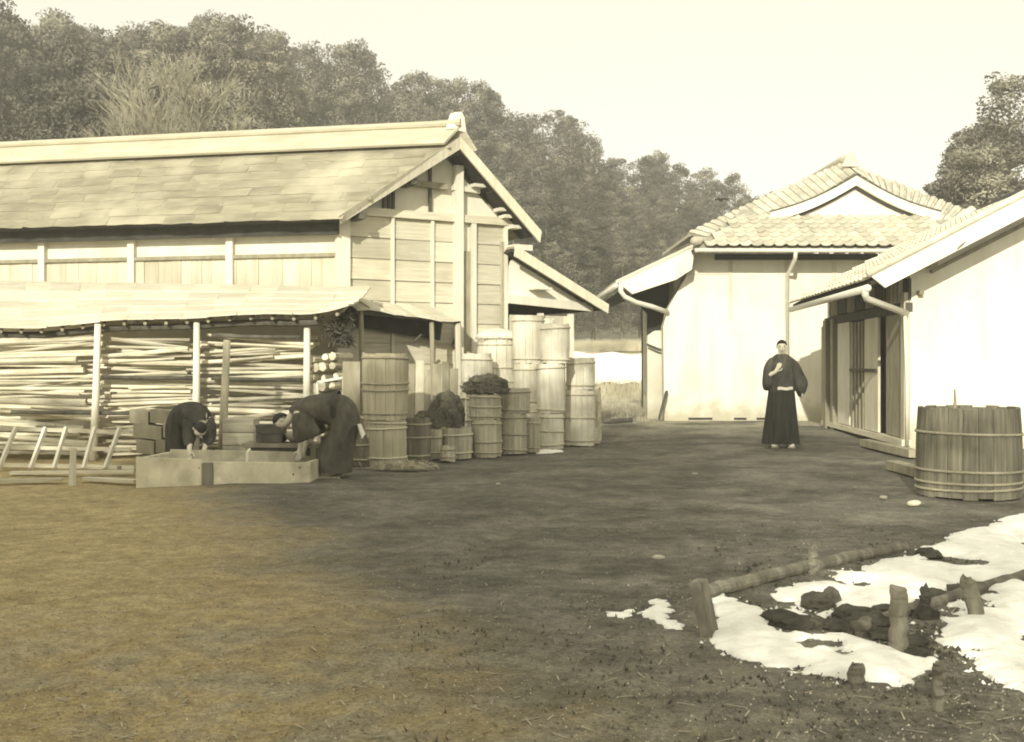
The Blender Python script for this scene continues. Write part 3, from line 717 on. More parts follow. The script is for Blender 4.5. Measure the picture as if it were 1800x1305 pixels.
heap('dark tall heap of damp straw against the upright boards behind the low tubs', V(at(785, 745, 14.98).x, 14.98, .0), (.27, .16, .88), 6, 380)
heap('low dark heap of straw between the tan stack and the boards', V(at(745, 745, 15.0).x, 15.0, .0), (.18, .13, .6), 8, 200)

# slim upright straw-wrapped bundle at the end of the row
sb = gnd(1046, 781); m = MB(); hh = .84
rings = [ring(V(sb.x+.02*f, sb.y+.1+.05*f, hh*f), (.10*(1-.25*f+.15*math.sin(f*9)), 0, 0), (0, .10*(1-.25*f+.15*math.sin(f*9)), 0), 14) for f in [i/12 for i in range(13)]]
m.loft(rings); rr = random.Random(4)
for k in range(60):
    a = rr.uniform(0, 6.28); m.tube([V(sb.x+math.cos(a)*.105, sb.y+.1+math.sin(a)*.105, rr.uniform(0, .2)), V(sb.x+.01+math.cos(a)*.10, sb.y+.13+math.sin(a)*.10, .5), V(sb.x+.02+math.cos(a)*.075, sb.y+.15+math.sin(a)*.075, rr.uniform(.8, .9))], .005, 3, False)
tag(m.build('straw_bundle', MT['straw'], origin=sb, smooth=True), 'slim upright straw bundle standing last in the barrel row', 'straw bundle')
# upright boards
bd = thing('board_stack', 'upright old boards leaning behind the tan tub stack', 'boards', at(745, 808, 14.9))
for px, wp, top, mat in ((722, 15, 640, 'wood_mid'), (738, 15, 634, 'wood_pale_v'), (752, 12, 650, 'wood_mid'), (768, 15, 640, 'wood_mid'), (783, 12, 636, 'wood_mid'), (798, 15, 648, 'wood_mid')):
    p = at(px, top, 15.2); b = MB(); b.obb(V(p.x, p.y-.04, p.z/2), V(wp/F*15.2/2, 0, 0), V(0, .012, 0), V(0, .06, p.z/2)); b.build('plank', MT[mat], bd)
# bright wall sheets lower gable behind the awning : small awning on the gable
aw = thing('awning', 'small sagging bark awning along the barn gable', 'awning', G(1.0, 2.0))
A0, A1 = Gp(628, 545, .75), Gp(812, 566, .75)
for k in range(9):
    t0, t1 = k/9, (k+1)/9
    def ap(t, v): 
        u = A0[0]+(A1[0]-A0[0])*t; ze = A0[1]+(A1[1]-A0[1])*t+.02*math.sin(t*13); return G(u, ze+v*.22+.02*math.sin(t*7+v), .75*(1-v)+.0)
    m = MB(); dd = R.uniform(-.04, .03); q = [ap(t0-.01, -.05+dd), ap(t1+.01, -.05+dd), ap(t1+.01, 1), ap(t0-.01, 1)]
    m.prism(q, V(0, 0, .025+.02*(k % 2))); m.build('bark_sheet', MT['bark_roof'], aw)
b = MB(); b.beam(ap(0, .1)-UP*.05, ap(1, .1)-UP*.05, .06, .06); b.build('purlin', MT['wood_dark'], aw)
b = MB(); b.beam(ap(0.03, .85)-UP*.22, ap(.97, .85)-UP*.30, .03, .42); b.build('awning_shade_board', MT['soffit'], aw)  # near-black board put in for the shade under the awning
for t in (.05, .72):
    p = ap(t, .1)-UP*.05; b = MB(); b.tube([V(p.x, p.y, 0), V(p.x+.02, p.y, 1), p], .04, 8); b.build('post', MT['wood_mid'], aw)
p = ap(.98, .1); b = MB(); b.tube([V(p.x+.04, p.y-.05, 0), p-UP*.06], .055, 8); b.build('post', MT['wood_pale_v'], aw)
b = MB(); b.tube([G(A1[0]+.15, 1.55, .15), G(A1[0]+.25, 1.78, .12)], .03, 6); b.tube([ap(.62, .1)-UP*.3, ap(.55, .1)-UP*.42], .02, 6); b.build('peg', MT['wood_dark'], aw)
# litter of snow and straw before the barrels
bundle('straw_litter', 'loose pale straw scattered at the foot of the tan tubs', 'straw', gnd(708, 826)+UP*.01, (.30, .10, .03), 260, MT['straw'], None, 21, .004)

# ------------------------------------------------------------------ washing place
def plank(name, mat, parent, p0, p1, z0, z1, th, back):
    """upright plank on a ground line p0-p1"""
    b = MB(); d = (p1-p0); d.z = 0; n = V(-d.y, d.x, 0).normalized()
    if n.y < 0: n = -n
    b.prism([V(p0.x, p0.y, z0[0]), V(p1.x, p1.y, z0[1]), V(p1.x, p1.y, z1[1]), V(p0.x, p0.y, z1[0])], n*th); return b.build(name, mat, parent)
f0, f1, f2 = gnd(240, 858), gnd(356, 853), gnd(545, 847)
f0.y -= 0; tr = thing('washing_trough', 'low pale washing trough with open water on the yard ground', 'trough', (f0+f2)/2)
depth = V(.08, .85, 0)
plank('front_plank', MT['cement'], tr, f0, f1, (-.02, -.02), (.31, .26), .06, 1)
plank('front_plank', MT['cement'], tr, f1+V(.10, .02, 0), f2, (-.02, -.02), (.235, .20), .06, 1)
plank('back_plank', MT['cement'], tr, f0+depth, f2+depth, (-.02, -.02), (.32, .24), .06, 1)
b = MB(); b.obb(f1+V(.05, .03, .11), V(.055, 0, 0), V(0, .05, 0), V(0, 0, .115)); b.build('drain_block', MT['stave_dark'], tr)
for p, z in ((f0+V(.03, .06, 0), .30), (f2-V(.035, -.06, 0), .20)):
    b = MB(); b.prism([V(p.x-.03, p.y, -.02), V(p.x+.03, p.y, -.02), V(p.x+.03, p.y, z), V(p.x-.03, p.y, z)], depth*.86+V(0, 0, .02)*0); b.build('end_plank', MT['cement'], tr)
b = MB(); b.prism([f0+V(.05, .06, .13), f2+V(-.05, .06, .13), f2+depth*.98+V(-.05, 0, .13), f0+depth*.98+V(.05, 0, .13)], V(0, 0, -.05)); b.build('water', MT['water'], tr)
for px, py in ((393, 828), (433, 830), (352, 822), (508, 838), (519, 826)):
    p = at(px, py, 11.5); d = (f2-f1).normalized(); tt = (p.x-f1.x)/d.x; q = f1+d*tt; b = MB(); b.tube([V(q.x, q.y-.004, p.z), V(q.x, q.y+.03, p.z)], .012, 7); b.build('nail', MT['wood_dark'], tr)
# ladle / spout on the rim
b = MB(); p = at(434, 812, 11.55); b.tube([p, p+V(.005, 0, .10), p+V(.03, .02, .13)], [.012, .012, .016], 7)
b.build('spout', MT['cotton'], tr)
# bench behind the trough
bn = thing('wash_bench', 'low dark wooden bench behind the washing trough', 'bench', at(490, 815, 12.5))
p0, p1 = at(426, 780, 12.5), at(560, 781, 12.5)
b = MB(); b.obb((p0+p1)/2+V(0, .18, -.02), (p1-p0)/2, V(0, .20, 0), V(0, 0, .022)); b.build('top', MT['wood_mid'], bn)
b = MB(); b.obb((p0+p1)/2+V(0, .03, -.085), (p1-p0)/2*.94, V(0, .012, 0), V(0, 0, .05)); b.build('apron', MT['wood_dark'], bn)
for q in (p0, p1):
    s = 1 if q is p0 else -1
    for dy in (.02, .32):
        b = MB(); b.obb(V(q.x+.06*s, q.y+dy, (q.z-.04)/2), V(.03, 0, 0), V(0, .03, 0), V(0, 0, (q.z-.04)/2)); b.build('leg', MT['wood_mid'], bn)
def crate(name, label, c, sx, sy, sz, mat, slats=4):
    t = thing(name, label, 'crate', c)
    for k in range(slats):
        zc = sz*(k+.5)/slats
        for s in (-1, 1):
            b = MB(); b.obb(V(c.x, c.y+s*sy/2, c.z+zc), V(sx/2, 0, 0), V(0, .008, 0), V(0, 0, sz/slats*.47)); b.build('slat', mat, t)
            b = MB(); b.obb(V(c.x+s*(sx/2-.012), c.y, c.z+zc), V(.008, 0, 0), V(0, sy/2-.01, 0), V(0, 0, sz/slats*.47)); b.build('slat', mat, t)
    b = MB(); b.obb(V(c.x, c.y, c.z+sz-.01), V(sx/2+.006, 0, 0), V(0, sy/2+.012, 0), V(0, 0, .012)); b.build('lid', mat, t)
    return t
p = at(424, 828, 13.1); crate('wooden_crate', 'pale wooden crate standing upright behind the bench', V(p.x, p.y, 0), .36, .3, .60, MT['wood_pale_h'], 4)
p = at(477, 640, 12.7); crate('dark_box', 'small dark box with pale lid on the wash bench', V(p.x, p.y, p0.z+.004), .30, .24, .20, MT['wood_dark'], 2)
p = at(525, 640, 12.75); b = MB(); b.loft([ring(V(p.x, p.y, p0.z+.004+z), (r, 0, 0), (0, r, 0), 18) for z, r in ((0, .09), (.04, .15), (.10, .19), (.10, .175), (.05, .14), (.03, .08))]); tag(b.build('basin', MT['stone'], origin=V(p.x, p.y, p0.z), smooth=True), 'shallow grey basin on the wash bench beside the stooping figure', 'basin')
# stone blocks beside the trough
bk_ = thing('block_pile', 'sloping pile of squared tan blocks beside the washing trough', 'block pile', at(275, 815, 13.4))
for j, (y0, xs_) in enumerate(((795, (238, 272, 310)), (768, (232, 285, 322)), (742, (226, 262, 308)))):
    for i in range(2):
        a, c = at(xs_[i]+1, y0, 13.3+.08*j), at(xs_[i+1]-1, y0+4, 13.3+.08*j); hh = .165
        b = MB(); mid = (a+c)/2; sl = (c-a)/2; b.obb(V(mid.x, mid.y+.15, mid.z+.07), V(sl.x*.97, 0, -abs(sl.x)*.12), V(0, .15, 0), V(0, 0, hh/2*.97)); b.build('block', MT['wood_mid'], bk_)
b = MB(); a, c = at(240, 800, 13.35), at(312, 800, 13.35); b.obb(V((a.x+c.x)/2, a.y+.15, .075), V((c.x-a.x)/2, 0, 0), V(0, .14, 0), V(0, 0, .075)); b.build('block', MT['wood_mid'], bk_)
# leaning lattice frame and stakes on the left
lf = thing('lattice_frame', 'leaning pale lattice frame of slanted bars by the woodpile', 'lattice', gnd(140, 826))
def LP(px, py): 
    f = (830-py)/80.0; return at(px, py, 12.9+f*.35)
for (xa, ya), (xb, yb) in (((-60, 752), (232, 760)), ((-80, 816), (236, 822)), ((-70, 786), (230, 790))):
    b = MB(); b.beam(LP(xa, ya), LP(xb, yb), .03, .045); b.build('rail', MT['wood_pale_h'], lf)
for xt, xb in ((-30, -62), (30, 0), (82, 55), (118, 96), (168, 148), (212, 186)):
    b = MB(); b.beam(LP(xt, 752)-V(0, .03, 0), LP(xb, 824)-V(0, .03, 0), .03, .055); b.build('bar', MT['wood_white'], lf)
for px, mat in ((-20, 0), (210, 0)):
    a = LP(px, 822); b = MB(); b.tube([V(a.x, a.y, -.02), a+UP*.02], .03, 6); b.build('foot', MT['wood_mid'], lf)
g0 = gnd(127, 851); b = MB(); b.tube([g0-UP*.05, g0+V(.005, 0, .16), at(129, 788, g0.y)], [.04, .036, .03], 7); tag(b.build('stake', MT['wood_pale_v'], origin=g0), 'short pale stake driven in before the lattice frame', 'stake')
for i, ((xa, ya), (xb, yb), lab) in enumerate((((20, 836), (236, 834), 'long thin board lying behind the stake near the trough'), ((150, 846), (240, 851), 'short pale board lying against the trough end'), ((-40, 852), (110, 848), 'board lying on dry earth at the far left'))):
    a, c = gnd(xa, ya), gnd(xb, yb); b = MB(); b.beam(a+UP*.03, c+UP*.03, .10, .03); tag(b.build('loose_board', MT['wood_pale_h'], origin=(a+c)/2), lab, 'board')
# small window frame standing by the woodpile end
wf = thing('window_frame', 'small empty wooden frame propped on the woodpile end', 'frame', at(590, 705, 14.3))
q = [at(558, 672, 14.3), at(604, 664, 14.3), at(604, 702, 14.3), at(558, 706, 14.3)]
for i in range(4):
    b = MB(); b.beam(q[i], q[(i+1) % 4], .03, .04, V(0, 1, 0)); b.build('frame_bar', MT['wood_white'], wf)
a = at(603, 702, 14.3); b = MB(); b.tube([V(a.x, a.y, 0), V(a.x, a.y, a.z)], .03, 6); b.build('leg', MT['wood_mid'], wf)
a = at(560, 702, 14.3); b = MB(); b.tube([V(a.x, a.y, 0), V(a.x, a.y, a.z)], .03, 6); b.build('leg', MT['wood_mid'], wf)
b = MB(); a = at(618, 640, 13.95); b.obb(V(a.x, a.y, .64), V(.11, 0, 0), V(0, .03, 0), V(0, .02, .64)); tag(b.build('door_leaf', MT['wood_mid'], origin=(a.x, a.y, 0)), 'brown plank door leaf standing between woodpile and tan tub stack', 'door leaf')

# ------------------------------------------------------------------ white storehouse
KY = 24.4; KN = V(0, -1, 0)
def K(px, py, Y=KY): return at(px, py, Y)
ku = thing('storehouse', 'white plastered storehouse with tiled hip-and-gable roof at the back of the yard', 'storehouse', K(1400, 742))
KR = 10.6
poly = [K(1168, 742), K(1166, 575), K(1173, 545), K(1207, 484), K(1216, 446)]
poly = [V(p.x, KY, max(p.z, -.02)) for p in poly] + [V(KR, KY, K(0, 446).z), V(KR, KY, -.02)]
poly[0].z = -.02
b = MB(); b.prism(poly, V(0, .35, 0)); b.build('front_wall', MT['plaster'], ku)
KX = 3.62
b = MB(); b.prism([V(KX, KY+.35, -.02), V(KX, 31, -.02), V(KX, 31, 3.6), V(KX, KY+.35, 3.6)], V(.3, 0, 0)); b.build('side_wall', MT['plaster_old'], ku)
b = MB(); b.prism([V(KR, KY+.35, -.02), V(KR, 31, -.02), V(KR, 31, 3.6), V(KR, KY+.35, 3.6)], V(-.3, 0, 0)); b.build('side_wall', MT['plaster_old'], ku)
b = MB(); b.prism([V(KX, 31, -.02), V(KR, 31, -.02), V(KR, 31, 3.6), V(KX, 31, 3.6)], V(0, -.3, 0)); b.build('rear_wall', MT['plaster_old'], ku)
# faint pilaster lines, base course and vents
for px in (1284, 1383, 1466):
    a = K(px, 452); b = MB(); b.obb(V(a.x, KY-.008, 2.9), V(.045, 0, 0), V(0, .012, 0), V(0, 0, .68)); b.build('pilaster', MT['plaster_old'], ku)
a, c = K(1205, 482), K(1284, 482); b = MB(); b.obb(V((a.x+c.x)/2, KY-.004, a.z), V((c.x-a.x)/2-.05, 0, 0), V(0, .010, 0), V(0, 0, .02)); b.build('string_course', MT['plaster_old'], ku)
for xa, xb in ((1210, 1252), (1290, 1312), (1330, 1352)):
    a, c = K(xa, 739), K(xb, 739); b = MB(); b.obb(V((a.x+c.x)/2, KY-.004, .045), V((c.x-a.x)/2, 0, 0), V(0, .01, 0), V(0, 0, .022)); b.build('vent', MT['soffit'], ku)
# eave: dark soffit board, gutter, downpipe
zE = K(0, 438, 23.6).z
eL, eR = K(1219, 438, 23.6).x, 11.3
XR = K(1500, 300, 25.6).x                          # ridge line x
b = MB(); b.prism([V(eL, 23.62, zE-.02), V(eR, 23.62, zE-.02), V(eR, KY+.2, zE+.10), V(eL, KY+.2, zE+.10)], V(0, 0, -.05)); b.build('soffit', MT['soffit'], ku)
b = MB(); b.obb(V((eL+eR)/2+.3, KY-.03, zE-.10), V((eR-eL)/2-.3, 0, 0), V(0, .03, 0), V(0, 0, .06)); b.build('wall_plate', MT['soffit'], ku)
for i in range(22):
    x = eL+.25+i*.33; b = MB(); b.beam(V(x, 23.66, zE-.07), V(x, KY-.07, zE+.0), .05, .05); b.build('rafter', MT['wood_white'], ku)
b = MB(); b.tube([V(eL+.02, 23.56, zE-.03), V(eR, 23.56, zE-.05)], .045, 8); b.build('gutter', MT['metal'], ku, smooth=True)
px = K(1398, 440, 23.6).x
b = MB(); b.tube([V(px, 23.56, zE-.02), V(px, 23.60, zE-.2), V(px+.01, KY-.08, zE-.5), V(px+.01, KY-.08, .1)], .045, 8); b.build('downpipe', MT['metal'], ku, smooth=True)
# lower front slope: curved pan tiles laid in columns and rows
yT, zT = 25.5, K(0, 384, 25.5).z
sl = V(0, yT-23.55, zT-zE); SL = sl.length; sdir = sl.normalized(); nS = V(0, -sdir.z, sdir.y)
b = MB(); b.prism([V(eL, 23.6, zE), V(eR, 23.6, zE), V(eR-1.9, yT+.6, zT+.27), V(eL+1.6, yT+.6, zT+.27)], V(0, 0, .03)); rb_ = b.build('roof_bed', MT['stone'], ku)
def tile_mesh(wd, ln):
    m = MB(); prof = [(-.5, .032), (-.36, .0), (0, -.008), (.22, .003), (.36, .032), (.5, .036)]
    for y, lift in ((-.5, .020), (.5, .0)):
        for x, z in prof: m.v.append(V(x*wd, y*ln, z+lift))
    for y, lift in ((-.5, .020), (.5, .0)):
        for x, z in prof: m.v.append(V(x*wd, y*ln, z+lift-.022))
    for i in range(5):
        m.f += [(i, i+1, 7+i, 6+i), (12+i, 18+i, 19+i, 13+i), (i, 12+i, 13+i, i+1)]
    m.f += [(0, 6, 18, 12), (5, 17, 23, 11)]
    return m.mesh('tile', MT['tile'])
TW = .245; rows = 7; TL = SL/rows*1.18
TM = tile_mesh(TW*1.02, TL)
Rt = Matrix((V(1, 0, 0), sdir, nS)).transposed()
for j in range(rows):
    f = (j+.42)/rows; x0 = eL+f*1.25; x1 = min(eR-f*1.6, 9.6)
    nn = int((x1-x0)/TW)
    for i in range(nn):
        p = V(eL+.12+math.ceil((x0-eL)/TW)*TW+i*TW, 23.55, zE+.05)+sdir*(SL*f)+nS*.03
        if p.x > x1: continue
        o = link('tile', TM, rb_); o.matrix_basis = Matrix.Translation(p-ku.location+V(R.uniform(-.008, .008), 0, 0)) @ (Rt @ Matrix.Rotation(R.uniform(-.03, .03), 3, 'Z') @ Matrix.Rotation(-.05, 3, 'X')).to_4x4()
# upper gable
GY = 25.5
gz0 = zT-.05
gl, gr, ga = K(1392, 384, GY), K(1612, 384, GY), K(1500, 326, GY)
def curve(p, q, n, sag):
    return [p.lerp(q, i/n)-UP*sag*math.sin(math.pi*i/n) for i in range(n+1)]
inner = curve(V(K(1352, 388, GY).x, GY, K(0, 390, GY).z), V(XR, GY, ga.z), 8, .10) + curve(V(XR, GY, ga.z), V(K(1650, 388, GY).x, GY, K(0, 390, GY).z), 8, .10)[1:]
b = MB(); b.prism(inner+[V(inner[-1].x, GY, gz0-.1), V(inner[0].x, GY, gz0-.1)], V(0, .2, 0)); b.build('gable_panel', MT['plaster'], ku)
# dark line and white curved barge board
def band(pts_in, off_in, off_out, y, th, mat, name):
    for half in (0, 1):
        pts = pts_in[:9] if half == 0 else pts_in[8:]
        lo = [p+UP*off_in for p in pts]; hi = [p+UP*off_out for p in pts]
        m = MB()
        for i in range(8):
            m.prism([V(lo[i].x, y, lo[i].z), V(lo[i+1].x, y, lo[i+1].z), V(hi[i+1].x, y, hi[i+1].z), V(hi[i].x, y, hi[i].z)], V(0, th, 0))
        m.build(name, mat, ku)
band(inner, -.09, -.02, GY-.06, .05, MT['soffit'], 'gable_moulding')
band(inner, -.018, .20, GY-.16, .14, MT['plaster'], 'bargeboard')
band(inner, .202, .235, GY-.18, .15, MT['wood_dark'], 'verge_line')
# sloping verge (tiles laid across the gable edge) rising to the ridge
oL = K(1222, 408, 25.0); top = V(XR, 26.3, K(0, 288, 26.3).z)
out = [V(K(1215, 412, 26.2).x, 26.2, K(0, 412, 26.2).z)]
outer = curve(V(K(1212, 410, 26.3).x, 26.3, K(0, 410, 26.3).z), top, 8, -.03) + curve(top, V(K(1788, 410, 26.3).x, 26.3, K(0, 410, 26.3).z), 8, -.03)[1:]
inn2 = curve(V(K(1262, 425, GY-.1).x, GY-.12, K(0, 424, GY).z), V(XR, GY-.12, ga.z+.25), 8, .12) + curve(V(XR, GY-.12, ga.z+.25), V(K(1740, 425, GY-.1).x, GY-.12, K(0, 424, GY).z), 8, .12)[1:]
def lerp_c(c, t):
    t = max(0, min(.99999, t))*(len(c)-1); i = int(t); return c[i].lerp(c[i+1], t-i)
vt = MB()
for i in range(16): vt.prism([inn2[i], inn2[i+1], outer[i+1], outer[i]], V(0, .03, -.05))
vb_ = vt.build('verge_bed', MT['stone'], ku)
for k in range(44):
    t0, t1 = k/44, (k+1)/44
    for v0, v1 in ((-.02, .36), (.34, .69), (.67, 1.02)):
        a, c = lerp_c(inn2, t0).lerp(lerp_c(outer, t0), v0), lerp_c(inn2, t1-.002).lerp(lerp_c(outer, t1-.002), v0)
        d, e = lerp_c(inn2, t1-.002).lerp(lerp_c(outer, t1-.002), v1), lerp_c(inn2, t0).lerp(lerp_c(outer, t0), v1)
        n_ = (c-a).cross(e-a).normalized(); n_ = n_ if n_.y < 0 else -n_
        m = MB(); mid0, mid1 = (a+c)/2+n_*.035, (d+e)/2+n_*.015
        m.prism([a+n_*.03, c+n_*.03, c-n_*.004, mid0+n_*.03], (e-a)*.98); 
        if k % 11 != 10 or True: m.build('verge_tile', MT['tile'], vb_)
# main slopes behind the gable
back = V(0, 4.8, 0)
for s_, seq in ((0, outer[:9]), (1, outer[8:])):
    m = MB()
    for i in range(8): m.prism([seq[i], seq[i+1], seq[i+1]+back, seq[i]+back], V(0, 0, -.08))
    m.build('main_slope', MT['tile'], ku)
m = MB(); m.tube([top+UP*.05+V(0, -.5, .03), top+UP*.10, top+UP*.10+back], [.10, .11, .11], 8); m.build('ridge_tile_row', MT['tile'], ku, smooth=True)
m = MB(); m.prism([top+V(-.22, -.55, -.16), top+V(-.10, -.55, .09), top+V(.10, -.55, .09), top+V(.22, -.55, -.16)], V(0, .1, 0)); m.build('ridge_end_tile', MT['tile'], ku)
for side, ex in ((0, eL), (1, eR)):
    p0 = V(ex, 23.5, zE+.10); p1 = V(inn2[0].x if side == 0 else inn2[-1].x, GY-.1, inn2[0].z+.04)
    m = MB(); m.tube([p0+V(0, -.04, .05), p0.lerp(p1, .5)+UP*.01, p1], [.10, .08, .08], 8); m.build('hip_tile_row', MT['tile'], ku, smooth=True)
# deep pent roof along the left side with plastered end and bent drain pipe
q = [K(1222, 433, 23.9), K(1086, 497, 23.9), K(1112, 517, 23.9), K(1190, 491, 23.9), K(1216, 474, 23.9)]
b = MB(); b.prism(q, V(0, .3, 0)); b.build('pent_end', MT['plaster'], ku)
b = MB(); b.prism([q[0]+V(.0, -.02, .0), q[1]+V(-.04, -.02, -.02), q[1]+V(-.04, -.02, .05), q[0]+V(0, -.02, .07)], V(0, 6.8, 0)); b.build('pent_roof', MT['tile'], ku)
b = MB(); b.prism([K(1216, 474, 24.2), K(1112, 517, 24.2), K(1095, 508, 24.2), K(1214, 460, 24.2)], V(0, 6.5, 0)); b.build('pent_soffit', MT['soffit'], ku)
gp = K(1083, 503, 23.8); b = MB(); b.tube([gp, gp+V(0, 6.5, 0)], .06, 8); b.build('gutter', MT['metal'], ku, smooth=True)
b = MB(); b.tube([K(1092, 500, 23.75), K(1091, 512, 23.75), K(1098, 522, 23.75), K(1118, 532, 23.9), K(1145, 539, 24.1), K(1174, 549, 24.33)], .055, 8); b.build('drain_pipe', MT['metal'], ku, smooth=True)
# side bay back wall with its deep shade put into the colour, rounded plaster hood over a low side wall
b = MB(); b.prism([K(x, y, 25.6) for x, y in ((1104, 514), (1216, 466), (1216, 732), (1138, 732), (1138, 552))], V(0, .1, 0)); b.build('side_bay_shade_wall', MT['soffit'], ku)
b = MB(); a, c = K(1138, 640, 25.2), K(1172, 640, 25.2); b.prism([V(a.x, 25.2, -.02), V(c.x+.2, 25.2, -.02), V(c.x+.2, 25.2, K(0, 618, 25.2).z), V(a.x, 25.2, K(0, 606, 25.2).z)], V(0, .12, 0)); b.build('low_side_wall', MT['plaster_old'], ku)
b = MB(); hp = [K(1138, 604, 25.1), K(1139, 590, 25.1), K(1150, 582, 25.1), K(1164, 579, 25.1), K(1180, 585, 25.1), K(1180, 618, 25.1), K(1158, 612, 25.1)]
b.prism(hp, V(0, .25, 0)); b.build('plaster_hood', MT['plaster'], ku)
b = MB(); b.tube([K(1138, 607, 25.05), K(1156, 615, 25.05), K(1178, 620, 25.05)], .025, 6); b.build('hood_edge', MT['wood_dark'], ku)
g0 = gnd(1158, 741); b = MB(); b.beam(g0+UP*.02, K(1172, 688, 24.33), .05, .10, V(0, 1, 0)); tag(b.build('leaning_board', MT['wood_dark'], origin=g0), 'narrow dark board leaning on the storehouse corner', 'board')

# ------------------------------------------------------------------ outbuilding on the right
RP = V(5.83, 16.25, 0); RD = V(.075, 1, 0).normalized(); RNm = V(-1, .075, 0).normalized()
ob = thing('outbuilding', 'white walled outbuilding with tin gutter and sliding doors on the right', 'outbuilding', RP)
def S(d, z, o=0.0): return RP + RD*d + UP*z + RNm*o
def Sp(px, py, o=0.0):
    p = hit(px, py, RP+RNm*o, RNm) - RP; return p.dot(RD), p.z
b0 = at(1531, 497, 15.55); b1 = at(1730, 394, 15.55); sr = (b1-b0).normalized(); rid = b0 + sr*4.6
nRo = V(-sr.z, 0, sr.x)
def rz(x): return b0.z + (x-b0.x)*sr.z/sr.x
XW = RP.x; XE = 11.6
b = MB(); b.prism([V(XW, 16.25, -.02), V(XE, 16.25, -.02), V(XE, 16.25, rz(rid.x)-(XE-rid.x)*.62-.1), V(rid.x, 16.25, rid.z-.12), V(XW, 16.25, rz(XW)-.12)], V(0, .14, 0)); b.build('front_wall', MT['plaster'], ob)
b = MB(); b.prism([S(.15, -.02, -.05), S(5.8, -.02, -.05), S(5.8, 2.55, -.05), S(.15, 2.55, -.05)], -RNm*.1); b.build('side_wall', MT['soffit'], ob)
b = MB(); b.prism([S(5.8, -.02, 0), V(XE, 22.1, -.02), V(XE, 22.1, 2.5), V(rid.x, 22.1, rid.z-.12), S(5.8, 2.55, 0)], V(0, -.12, 0)); b.build('rear_wall', MT['plaster_old'], ob)
b = MB(); b.prism([V(XE, 16.4, -.02), V(XE, 22, -.02), V(XE, 22, 2.6), V(XE, 16.4, 2.6)], V(-.1, 0, 0)); b.build('side_wall', MT['plaster_old'], ob)
# roof
RL = RD*6.15
b = MB(); b.prism([b0+nRo*.02, rid+nRo*.02, rid+RL+nRo*.02, b0+RL+nRo*.02], -nRo*.06); od_ = b.build('roof_deck', MT['soffit'], ob)
er = V(2*rid.x-b0.x, b0.y, b0.z)
b = MB(); b.prism([rid+nRo*.02, er, er+RL, rid+RL+nRo*.02], V(0, 0, -.08)); b.build('roof_slope', MT['tile'], ob)
TM2 = tile_mesh(.27, .33); Rt2 = Matrix((-RD, V(sr.x, 0, sr.z), nRo)).transposed()
for j in range(11):
    for i in range(23):
        p = b0+sr*(.10+j*.28)+RD*(.14+i*.262)+nRo*.065
        o = link('tile', TM2, od_); o.matrix_basis = Matrix.Translation(p-ob.location) @ (Rt2 @ Matrix.Rotation(-.05, 3, 'X') @ Matrix.Rotation(R.uniform(-.02, .02), 3, 'Z')).to_4x4()
b = MB(); b.prism([b0+sr*.02+nRo*.10, rid+nRo*.10, rid-nRo*.17, b0+sr*.13-nRo*.15], V(0, -.05, 0)); b.build('bargeboard', MT['plaster'], ob)
b = MB(); b.tube([b0+nRo*.12+V(0, -.02, 0), rid+nRo*.12+V(0, -.02, 0)], .055, 7); b.build('verge_tile_row', MT['tile'], ob, smooth=True)
b = MB(); a, c = at(1637, 478, 16.2), at(1735, 428, 16.2); b.beam(a, c+(c-a)*1.5, .06, .05); b.build('shadow_moulding', MT['wood_mid'], ob)
a = at(1688, 432, 15.47); b = MB(); b.prism([a+V(-.05, 0, -.05), a+V(.05, 0, .03), a+V(.07, 0, .06), a+V(-.01, 0, .0)], V(0, -.02, 0)); b.build('iron_hook', MT['wood_dark'], ob)
# gutter and bent pipe
b = MB(); b.tube([b0+V(-.05, -.02, -.08), b0+V(-.05, -.02, -.08)+RL], .055, 8); b.build('gutter', MT['metal'], ob, smooth=True)
b = MB(); b.tube([b0+V(-.05, .02, -.06), b0+V(-.07, .04, -.16), b0+V(-.02, .12, -.22), at(1593, 551, 16.2)], .05, 8); b.build('drain_pipe', MT['metal'], ob, smooth=True)
b = MB(); b.tube([at(1593, 551, 16.19)+V(-.02, 0, 0), S(-.03, 1.0, .05), S(-.03, .05, .05)], .028, 7); b.build('downpipe', MT['plaster_old'], ob, smooth=True)
for i in range(11):
    d = .1+i*.55; b = MB(); b.beam(b0+RD*(d+.3)+V(.02, 0, -.06), b0+RD*(d+.3)+sr*1.1-UP*.10, .05, .06); b.build('rafter', MT['wood_dark'], ob)
# door wall: posts, lintel, panels, lattice
def wallbox(name, pxa, pxb, z0, z1, th, mat, o=0.0):
    d0, d1 = Sp(pxa, 640)[0], Sp(pxb, 640)[0]
    b = MB(); b.obb(S((d0+d1)/2, (z0+z1)/2, o), RD*abs(d1-d0)/2, RNm*th/2, UP*(z1-z0)/2); return b.build(name, mat, ob)
b = MB(); b.obb(S(2.9, 2.08, .01), RD*2.9, RNm*.05, UP*.07); b.build('lintel', MT['wood_dark'], ob)
b = MB(); b.obb(S(2.9, .09, .05), RD*2.9, RNm*.07, UP*.045); b.build('threshold', MT['wood_pale_h'], ob)
for i, px in enumerate(range(1455, 1598, 9)):
    pass
wallbox('door_panel', 1594, 1562, .15, 2.0, .04, MT['wood_mid'], .02)
wallbox('post', 1599, 1593, 0, 2.3, .10, MT['wood_pale_v'], .03)
wallbox('door_panel', 1551, 1527, .15, 2.0, .04, MT['wood_pale_v'], .05)
for px in (1523, 1517, 1511, 1505):
    wallbox('lattice_bar', px+1.3, px-1.3, .12, 1.98, .05, MT['wood_mid'], .05)
wallbox('lattice_rail', 1551, 1503, 1.12, 1.17, .03, MT['wood_dark'], .09)
wallbox('door_panel', 1500, 1479, .15, 2.0, .04, MT['wood_white'], .05)
